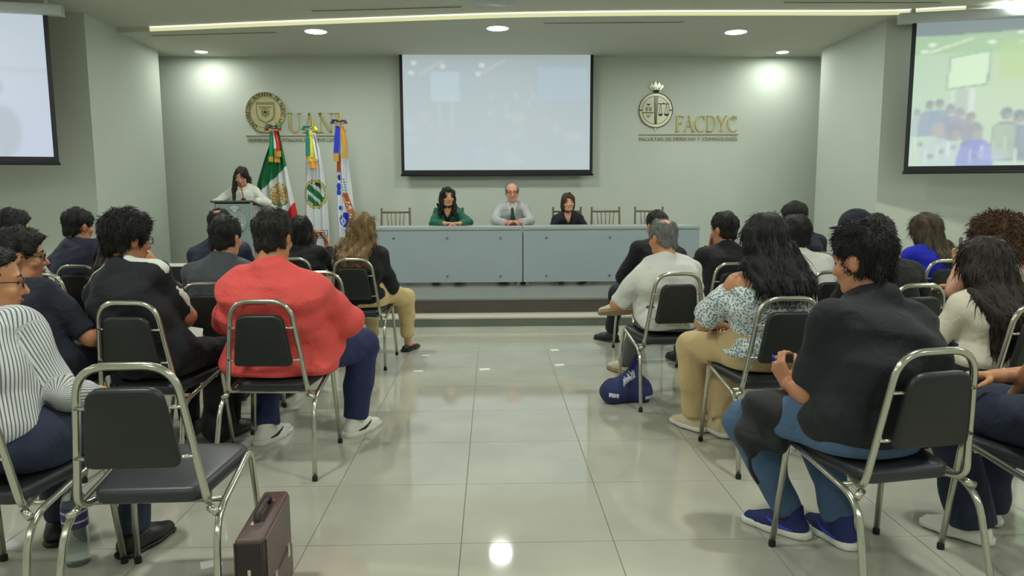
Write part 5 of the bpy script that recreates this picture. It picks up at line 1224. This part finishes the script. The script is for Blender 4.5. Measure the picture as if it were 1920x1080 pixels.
chair(2.66, 5.08, 10, 'black chrome-framed chair under the man in dark cap')
CAP = dict(r=None)
CAP['r'] = person('man in dark cap and royal blue polo behind the foreground man', 2.64, 5.10, 10, (1604, 393, 5.14), skin='brown', hyaw=12, hs=1.03, sw=.2, fx_=1.25, fy_=1.15, top=dict(m=M_BLUE, sleeve=.95, hem=-.06, g=.018, bag=.03), pants=dict(m=M_JEAND), shoes=('sneaker', BLEA, BSOLE), hair=SHORT('black'),
       arms=dict(L=dict(w=('px', 1548, 566, 5.25), pole=(-1, -.2, -.3), f=(.5, .6, -.2))))
chair(3.16, 4.70, 12, 'black chrome-framed chair under the curly-haired woman')
person('woman with voluminous curly auburn hair holding up a white phone', 3.24, 4.74, 12, (1872, 399, 4.84), skin='light', hyaw=14, hs=1.02, sw=.168, waist=.9, top=dict(m=M_ROSE, sleeve=.25, hem=-.06), pants=dict(m=M_JEAND), shoes=('flat', BLEA, BSOLE),
       hair=dict(len=.045, n=3500, lift=.012, mess=.9, r=.003, k='long', m='auburn', end=.92, w=.165, d=.085, th=(.075, .06, .03), amp=.011, freq=75, curl=True, tip=.9), arms=dict(L=dict(w=('px', 1797, 492, 5.0), pole=(-.6, -.3, -1), f=(.0, .2, 1), n=(.8, .4, 0), curl=(45, 45, 25)), R=dict(w=(.05, .3, .7))))
# --- right block, front rows
chair(1.70, 5.46, 6, 'black chrome-framed chair under the man resting his chin on his hand')
person('man in black suit resting his chin on his hand, beyond the white shirt', 1.72, 5.50, 10, (1358, 396, 5.6), skin='tan', hyaw=22, hs=1.0, sw=.185, top=JK(M_BLACK), pants=dict(m=M_BLACK), shoes=('dress', BLEA, BSOLE), hair=SHORT('black', th=(.016, .016, .024)), arms=dict(L=dict(w=('px', 1334, 462, 5.74), pole=(-.8, -.2, -1), f=(.2, .1, 1), n=(.5, -.8, 0), curl=(60, 60, 30))))
chair(1.34, 6.26, 10, 'black chrome-framed chair under the person in black hidden behind the white shirt')
person('person in black jacket mostly hidden behind the grey-haired man', 1.36, 6.28, 14, (1232, 394, 6.34), skin='tan', hs=1.0, sw=.19, top=JK(M_BLACK, inner=M_BLACK), pants=dict(m=M_NAVY2), shoes=('dress', BLEA, BSOLE), hair=SHORT('black'), legs=dict(L=dict(a=('fl', 1146, 640), f=(-.7, 1, 0)), R=dict(a=(.1, .42, .088))))
chair(2.66, 6.34, 12, 'black chrome-framed chair under the man in dark suit against the right pillar')
person('man in dark suit with his head highest against the right pillar', 2.66, 6.36, 12, (1490, 377, 6.42), skin='tan', hyaw=14, hs=1.02, sw=.2, top=JK(M_NAVY2), pants=dict(m=M_NAVY2), shoes=('dress', BLEA, BSOLE), hair=SHORT('soft', th=(.02, .018, .024)))
chair(3.28, 5.58, 10, 'black chrome-framed chair under the woman in royal blue top')
person('woman in royal blue top with long straight light brown hair by the right wall', 3.33, 5.62, 10, (1737, 399, 5.68), skin='tan', hyaw=6, hs=1.0, sw=.165, waist=.92, top=dict(m=M_BLUE, sleeve=.5, hem=-.08, g=.015), pants=dict(m=M_BLUE), shoes=('flat', BLEA, BSOLE), hair=dict(len=.09, n=1800, lift=.001, mess=.05, k='long', m='ash', end=.84, w=.115, d=.045, th=(.022, .02, .016), amp=.006, freq=90, tip=.45, dx=.05))

# --- on the stage
STG_G = 'speakers on the stage'
TBL = .716
person('woman in green jacket with long wavy black hair at the stage table', on_y(840, 351, 9.98).x, 9.98, 180, (839, 350, 9.86), z0=ZS, seat=.498, skin='light', hyaw=16, hpitch=0, hs=1.0, sw=.14, fx_=.9, waist=.92, hf=.006, top=dict(m=M_GREEN, name='jacket', sleeve=1.9, g=.022, hem=-.08, front=M_BLACK, deep=.4, vw=.085, collar=False, skinv=.06, sdeep=.74), pants=dict(m=M_BLACK), shoes=('flat', BLEA, BSOLE),
       hair=dict(len=.04, n=900, lift=.001, mess=.1, k='long', m='black', end=1.0-ZS+.12, w=.125, d=.05, th=(.03, .024, .018), amp=.006, freq=80, wave=28, front=.78, open=(.06, .09, .118), oc=(0, .1, -.04), h=.006), arms=dict(R=dict(w=('px', 835, 419, 9.5), pole=(1, .1, -.5), f=(-1, .3, 0), n=(0, .4, -1)), L=dict(w=('px', 862, 419, 9.5), pole=(-1, .1, -.5), f=(1, .3, 0), n=(0, .4, -1))), group=STG_G)
person('man in light grey suit with glasses and green tie at the stage table', on_y(962, 351, 9.98).x, 9.98, 180, (960, 343, 9.86), z0=ZS, seat=.498, skin='pink', hyaw=2, hpitch=2, hs=1.02, sw=.168, fx_=1.02, belly=.02, hf=.006, top=dict(m=M_LGREY, name='jacket', sleeve=1.9, g=.022, hem=-.08, front=M_WHITE, deep=.42, vw=.07, neckcut=0, inner=M_WHITE, tie=C_('dark_green_tie', (12, 72, 56), .5)), pants=dict(m=M_LGREY), shoes=('dress', BLEA, BSOLE),
       hair=SHORT('grey', k='bald', len=.012, th=(.007, .009, .008), crown=((0, .03, .11), .098)), glasses=True, arms=dict(R=dict(w=('px', 950, 418, 9.5), pole=(1, .1, -.5), f=(-1, .35, .2), n=(0, .6, -1)), L=dict(w=('px', 974, 418, 9.5), pole=(-1, .1, -.5), f=(1, .35, .2), n=(0, .6, -1))), group=STG_G)
person('woman in dark navy jacket with short brown hair at the stage table', on_y(1066, 361, 9.98).x, 9.98, 180, (1065, 361, 9.88), z0=ZS, seat=.498, skin='light', hyaw=8, hpitch=0, hs=.97, sw=.132, fx_=.88, waist=.95, hf=.006, top=dict(m=M_NAVY2, name='jacket', sleeve=1.9, g=.02, hem=-.08, front=M_BLACK, deep=.5, vw=.07, collar=False, skinv=.056, sdeep=.66), pants=dict(m=M_BLACK), shoes=('flat', BLEA, BSOLE),
       hair=dict(len=.03, n=700, lift=.0005, mess=.05, k='bob', m='brown', th=(.02, .02, .016), amp=.004, h=.006, open=(.062, .09, .112), oc=(0, .1, -.045)), group=STG_G)
person('woman in white blazer with long dark hair reading at the lectern', on_y(455, 340, 9.98).x, 9.98, 184, (452, 312, 9.93), z0=ZS, stand=True, seat=0, skin='light', hyaw=-4, hpitch=24, hs=.97, sw=.14, fx_=.9, waist=.9, hf=.006, pc=(0, 0, .88), limb=.95, top=dict(m=M_WHITE, name='blazer', sleeve=1.9, g=.02, hem=-.14, front=M_IVORY, deep=.4, vw=.085, collar=False, skinv=.05, sdeep=.8), pants=dict(m=M_BLACK), shoes=('flat', BLEA, BSOLE),
       hair=dict(len=.04, n=700, lift=.0005, mess=.04, k='long', m='dark', end=1.02, w=.11, d=.045, th=(.016, .018, .014), amp=.004, h=.006, front=.45, fs=(1,), open=(.064, .09, .118), oc=(.01, .1, -.04)), arms=dict(R=dict(w=(.2, .30, 1.03), pole=(1, -.2, -.5)), L=dict(w=(-.2, .30, 1.03), pole=(-1, -.2, -.5))), group=STG_G)
# ================================================================== bags, bottle, phones and other small things
LEA = mat('brown_case_leather', (92, 72, 70), .45, bump=.25, scale=140, var=.08, vscale=10); LEAD = mat('case_edge', (40, 32, 32), .5); NICK = mat('nickel', (206, 202, 190), .25, .9)
# briefcase standing on end beside the empty chair
a = on_z(466, 1012, .315); b = on_z(518, 920, .315); d = b-a; ln = d.length
t = thing('briefcase', 'dark brown leather briefcase standing on the floor beside the empty chair', 'briefcase', ((a.x+b.x)/2, (a.y+b.y)/2, 0), math.atan2(d.y, d.x)-math.pi/2)
hl = ln/2; W2 = .043
MB().pad(rounded_poly([(-W2, -hl), (W2, -hl), (W2, hl), (-W2, hl)], .012), .315, .01).build('body', LEA, t, auto=40)
MB().box(W2, W2+.006, -hl+.02, hl-.02, .13, .305).build('flap', LEA, t); MB().pad(rounded_poly([(-hl+.03, 0.02), (hl-.03, .02), (hl-.03, .14), (-hl+.03, .14)], .02), .012, .004, Matrix(((0, 0, 1, W2), (1, 0, 0, 0), (0, 1, 0, 0), (0, 0, 0, 1)))).build('pocket', LEA, t, auto=40)
for y in (-hl*.5, hl*.5): MB().box(W2+.006, W2+.014, y-.014, y+.014, .115, .16).build('clasp', NICK, t)
MB().tube(rounded([(0, -.085, .315), (0, -.075, .345), (0, .075, .345), (0, .085, .315)], .03), .0085, 8, flat=1.3).build('handle', LEAD, t, smooth=True)
for s_ in (-1, 1): MB().box(-.018, .018, s_*.09-.012, s_*.09+.012, .313, .322).build('handle_mount', NICK, t)
for s_ in (-1, 1):
    MB().tube([(s_*W2, -hl+.002, .012), (s_*W2, -hl+.002, .303)], .004, 6).build('edge_piping', LEAD, t, smooth=True)
MB().box(-W2+.008, W2-.008, -hl-.003, -hl+.004, .015, .30).build('gusset', LEAD, t); MB().box(-.006, .004, -hl-.007, -hl-.002, .2, .22).build('stud', NICK, t)
# large water bottle under the chairs on the left
PET = bpy.data.materials.new('clear_plastic'); PET.use_nodes = True; _b = PET.node_tree.nodes['Principled BSDF']; _b.inputs['Base Color'].default_value = lin((214, 226, 226))+(1,); _b.inputs['Roughness'].default_value = .08; _b.inputs['Transmission Weight'].default_value = .85; _b.inputs['IOR'].default_value = 1.33
LABP = mat('bottle_label', (74, 62, 128), .5, var=.15, vscale=30); LABT = mat('label_print', (214, 208, 226), .6); BCAP = mat('bottle_cap', (60, 84, 170), .5)
q = on_z(147, 1056, 0); t = thing('water_bottle', 'clear plastic water bottle with a purple label on the floor under the chairs', 'bottle', (q.x, q.y, 0))
MB().lathe((0, 0, 0), [(.03, 0), (.04, .004), (.043, .02), (.041, .05), (.043, .08), (.041, .12), (.043, .14), (.043, .235), (.036, .262), (.018, .29), (.014, .297), (.014, .31)], 24).build('body', PET, t, auto=50)
lb = MB().lathe((0, 0, 0), [(.0436, .148), (.0442, .15), (.0442, .228), (.0436, .23)], 24).build('label', LABP, t, auto=50)
MB().lathe((0, 0, 0), [(.0445, .17), (.0447, .171), (.0447, .176), (.0445, .177)], 24).build('label_band', LABT, lb); MB().lathe((0, 0, 0), [(.0445, .205), (.0447, .206), (.0447, .212), (.0445, .213)], 24).build('label_band', LABT, lb)
MB().lathe((0, 0, 0), [(.016, .308), (.0165, .31), (.0165, .325), (.014, .328)], 16).build('cap', BCAP, t, auto=40)
# slumped navy tote with white lettering by the aisle
TOTE = cloth_mat('tote_canvas', (34, 42, 92), .8); WPR = mat('white_print', (212, 216, 226), .7)
q = on_z(1178, 757, 0); t = thing('tote_bag', 'slumped navy tote bag with white lettering on the floor by the aisle', 'bag', (q.x, q.y+.06, 0), R_(8))
f = Field((-.26, -.2, -.02), (.26, .22, .34), .009)
f.cone((-.09, 0, .07), (.08, .02, .075), .085, .085, .03); f.cone((.02, .02, .1), (.075, .03, .235), .085, .03, .05); f.ell((-.1, -.02, .075), (.075, .085, .075), .03); f.ell((.1, .0, .06), (.07, .09, .065), .03); f.cone((.05, .0, .13), (.12, .06, .06), .05, .06, .04)
f.disp(folds(.007, 91)).cut(lambda x, y, z: .001-z+0*x+0*y, .004); tb = f.build('bag', TOTE, t)
def tote_print(x0, z0, w_, h_, n, tilt, yy):
    mb = MB(); rs = random.Random(n*7+int(w_*1000)); x = 0
    for k in range(n):
        cw = w_/n*.72; xx = x0+w_/n*k; zz = z0+tilt*k*w_/n
        for s_ in range(3):
            a = (xx+rs.uniform(0, cw), zz+rs.uniform(0, h_)); b = (xx+rs.uniform(0, cw), zz+rs.uniform(0, h_)); mb.ribbon([a, (a[0]*.5+b[0]*.5+.003, a[1]*.5+b[1]*.5), b] if abs(a[0]-b[0])+abs(a[1]-b[1]) > .004 else [(xx, zz), (xx+cw/2, zz+h_/2), (xx+cw, zz+h_)], .006, yy, yy+.05)
        mb.ribbon([(xx, zz), (xx, zz+h_)], .007, yy, yy+.05)
    o = mb.build('lettering', WPR, tb); o['kind'] = 'stuff'
    sw_ = o.modifiers.new('wrap', 'SHRINKWRAP'); sw_.target = tb; sw_.wrap_method = 'PROJECT'; sw_.use_project_y = True; sw_.use_positive_direction = True; sw_.use_negative_direction = True; sw_.offset = .0025; sw_.project_limit = .2
tote_print(-.045, .12, .095, .05, 5, .55, -.12); tote_print(-.145, .06, .06, .028, 4, -.1, -.12); tote_print(.10, .03, .06, .022, 4, .1, -.12)
MB().tube(rounded([(.02, -.01, .22), (.05, .0, .3), (.10, .02, .3), (.10, .04, .2)], .04), .008, 8, flat=2.2).build('strap', TOTE, tb, smooth=True)
# black backpack between the striped tee and the coral shirt
BKP = cloth_mat('backpack_nylon', (20, 21, 24), .7)
q = on_z(392, 838, 0); t = thing('backpack', 'black backpack on the floor between the striped-shoulder tee and the coral shirt', 'backpack', (q.x+.03, q.y+.08, 0), R_(-5))
f = Field((-.14, -.14, -.02), (.14, .14, .46), .009); f.cone((0, 0, .09), (0, 0, .33), .085, .07, .02); f.ell((0, 0, .11), (.095, .085, .1), .03); f.ell((0, -.06, .12), (.07, .045, .09), .02); f.disp(folds(.004, 40)).cut(lambda x, y, z: .001-z+0*x+0*y, .004); f.build('bag', BKP, t)
MB().tube(rounded([(-.03, .0, .385), (-.03, .0, .43), (.03, .0, .43), (.03, .0, .385)], .02), .007, 8, flat=1.8).build('handle', BKP, t, smooth=True)
for s_ in (-1, 1): MB().tube(rounded([(s_*.05, .06, .35), (s_*.06, .1, .25), (s_*.06, .08, .08)], .08), .008, 8, flat=2.2).build('strap', BKP, t, smooth=True)
# folded black jacket hanging over the knee of the foreground man
q = on_y(1456, 780, 2.72); t = thing('jacket', 'folded black jacket lying over the left knee of the foreground man', 'jacket', (q.x, q.y, 0), R_(16))
zz = q.z; f = Field((-.26, -.24, zz-.4), (.26, .24, zz+.2), .01)
f.ell((.02, .03, zz+.03), (.13, .13, .06), .03); f.cone((-.04, 0, zz+.03), (-.11, .0, zz-.06), .075, .06, .04); f.cone((.0, -.06, zz+.02), (.04, -.08, zz-.03), .06, .06, .04); f.cone((-.1, .0, zz-.04), (-.115, -.01, zz-.13), .045, .025, .03); f.cone((-.02, -.06, zz+.01), (-.05, -.07, zz-.07), .06, .045, .04)
f.disp(folds(.01, 23)); f.build('fabric', C_('jacket_black', (22, 24, 29), .75), t)
MB().tube(rounded([(-.12, -.02, zz-.08), (-.14, -.03, zz-.17), (-.10, -.04, zz-.24)], .06), .007, 8).build('drawstring', BKP, t, smooth=True)
# pen in his left hand
q = on_y(1462, 692, 2.83); t = thing('pen', 'blue-capped pen held by the foreground man', 'pen', (q.x, q.y, q.z))
MB().tube([(.022, -.01, -.05), (-.012, .015, .03)], .0042, 8).build('barrel', WLEA, t, smooth=True); MB().tube([(-.012, .015, .03), (-.022, .022, .052)], [.0048, .004], 8).build('cap', mat('pen_blue', (40, 60, 190), .4), t, smooth=True)
# phones
def phone(label, px, py, Y, rz, w_, h_, shell, lit, tilt=0.0):
    q = on_y(px, py, Y); t = thing('phone', label, 'phone', (q.x, q.y, q.z), rz); t.rotation_euler = (R_(tilt), 0, rz)
    MB().pad(rounded_poly([(-w_/2, -h_/2), (w_/2, -h_/2), (w_/2, h_/2), (-w_/2, h_/2)], .008), .009, .003, Matrix.Rotation(math.pi/2, 4, 'X')).build('case', shell, t, auto=40)
    MB().box(-w_/2+.004, w_/2-.004, -.0105, -.009, -h_/2+.005, h_/2-.005).build('display', lit, t)
    return t
def phone_img():
    mt = bpy.data.materials.new('phone_picture'); mt.use_nodes = True; nt = mt.node_tree; b = nt.nodes['Principled BSDF']; L = nt.links.new
    tc = nt.nodes.new('ShaderNodeTexCoord'); n = nt.nodes.new('ShaderNodeTexVoronoi'); n.inputs['Scale'].default_value = 45; L(tc.outputs['Object'], n.inputs['Vector'])
    rp = nt.nodes.new('ShaderNodeValToRGB'); rp.color_ramp.elements[0].color = lin((40, 60, 84))+(1,); rp.color_ramp.elements[1].color = lin((150, 186, 214))+(1,); L(n.outputs['Distance'], rp.inputs['Fac']); rp.color_ramp.elements[1].position = .6
    b.inputs['Base Color'].default_value = (.02, .02, .02, 1); L(rp.outputs['Color'], b.inputs['Emission Color']); b.inputs['Emission Strength'].default_value = .8; return mt
phone('phone with a lit picture held up by the woman in black', 599, 439, 6.56, R_(-4), .15, .075, BLEA, phone_img())
phone('white phone held up by the curly-haired woman', 1798, 464, 5.02, R_(40), .075, .15, WLEA, mat('phone_glass', (60, 62, 80), .1))
# white sheet in the hand of the man with the striped tee, pink folder on a lap
q = on_y(356, 636, 4.02); t = thing('paper', 'white sheet held by the man in striped-shoulder tee', 'paper', tuple(q), R_(20)); t.rotation_euler = (R_(35), R_(10), R_(20))
MB().raw([(-.06, -.08, 0), (.06, -.08, .004), (.06, .08, .012), (-.06, .08, .002), (0, -.08, .012), (0, .08, .018)], [(0, 4, 5, 3), (4, 1, 2, 5)]).build('sheet', mat('paper_white', (228, 230, 222), .8), t)
q = on_y(1566, 566, 5.2); t = thing('folder', 'salmon pink folder on the lap beside the man in white tee', 'folder', tuple(q), R_(10)); t.rotation_euler = (R_(-6), R_(5), R_(12))
MB().box(-.12, .12, -.15, .15, 0, .008).build('cover', mat('pink_card', (222, 132, 120), .7), t); MB().box(-.115, .115, -.145, .145, .008, .012).build('sheets', mat('pink_sheet', (226, 196, 186), .8), t)
# cap on the man in blue
# bits of white tape on the floor
TAPE = mat('white_tape', (232, 234, 228), .5)
for i, (px, py, w_, lab) in enumerate(((798, 666.5, .07, 'small white tape mark on the floor near the blonde woman'), (784, 696, .08, 'small white tape mark on the floor, nearest the left chairs'), (909, 692.5, .08, 'small white tape mark in the middle of the aisle'), (1040, 656.5, .07, 'small white tape mark on the right of the aisle, nearest the stage'), (1049, 684.5, .08, 'bluish white tape mark on the right side of the aisle'), (396, 1057, .075, 'white paper scrap on the floor left of the briefcase'))):
    q = on_z(px, py, 0); t = tag(MB().box(-w_/2, w_/2, -.03, .03, .0004, .0014).build('tape_mark', TAPE), lab, 'tape', 'white marks on the floor'); t.location = (q.x, q.y, 0); t.rotation_euler = (0, 0, R_(5*i))
# floor monitor loudspeaker on the left of the stage
q = on_y(343, 508, 8.7); t = thing('stage_monitor', 'black wedge loudspeaker on the stage by the left pillar', 'loudspeaker', (q.x-.1, 8.75, ZS), 0)
MB().prism([(-.25, 0), (.25, 0), (.25, .3), (-.25, .3)], -.14, .14).build('cabinet', BLEA, t); MB().cyl((0, -.152, .15), .11, .012, 24, 'y').build('grille', SLOT, t); MB().box(-.26, .26, -.15, .15, .3, .312).build('lid', TRIM, t)
# dark cap with a white badge on the man in blue polo
def cap_on(P, parent):
    H, Hr, Hc = P['H'], P['Hr'], P['Hc']; t = thing('baseball_cap', 'dark navy cap with a small white badge on the man in blue polo', 'cap', (0, 0, 0)); t.matrix_world = Matrix.Translation(parent.location) @ Matrix.Rotation(parent.rotation_euler[2], 4, 'Z')
    f = Field(H(0, 0, 0)-.2, H(0, 0, 0)+.22, .007); hs = 1.06
    f.ell(H(0, -.012, .035), np.array((.098, .118, .108))*hs, 0, Hr); f.cut(lambda x, y, z: .012-((x-Hc[0])*Hr[0, 2]+(y-Hc[1])*Hr[1, 2]+(z-Hc[2])*Hr[2, 2])-.1*((x-Hc[0])*Hr[0, 1]+(y-Hc[1])*Hr[1, 1]+(z-Hc[2])*Hr[2, 1]), .006)
    f.build('crown', C_('cap_twill', (22, 28, 46)), t)
    f = Field(H(0, .1, 0)-.15, H(0, .1, 0)+.15, .007); f.ell(H(0, .115, .025), np.array((.075, .085, .012)), 0, Hr); f.build('peak', C_('cap_twill', (22, 28, 46)), t)
    b = MB().lathe((0, 0, 0), [(.001, 0), (.014, 0), (.014, .006), (.001, .008)], 10, 'y').build('badge', WPR, t, auto=40); b.location = tuple(H(.028, -.132, .06)); b.rotation_euler = (0, 0, R_(195))
cap_on(CAP['r'], CAP['r']['t'])
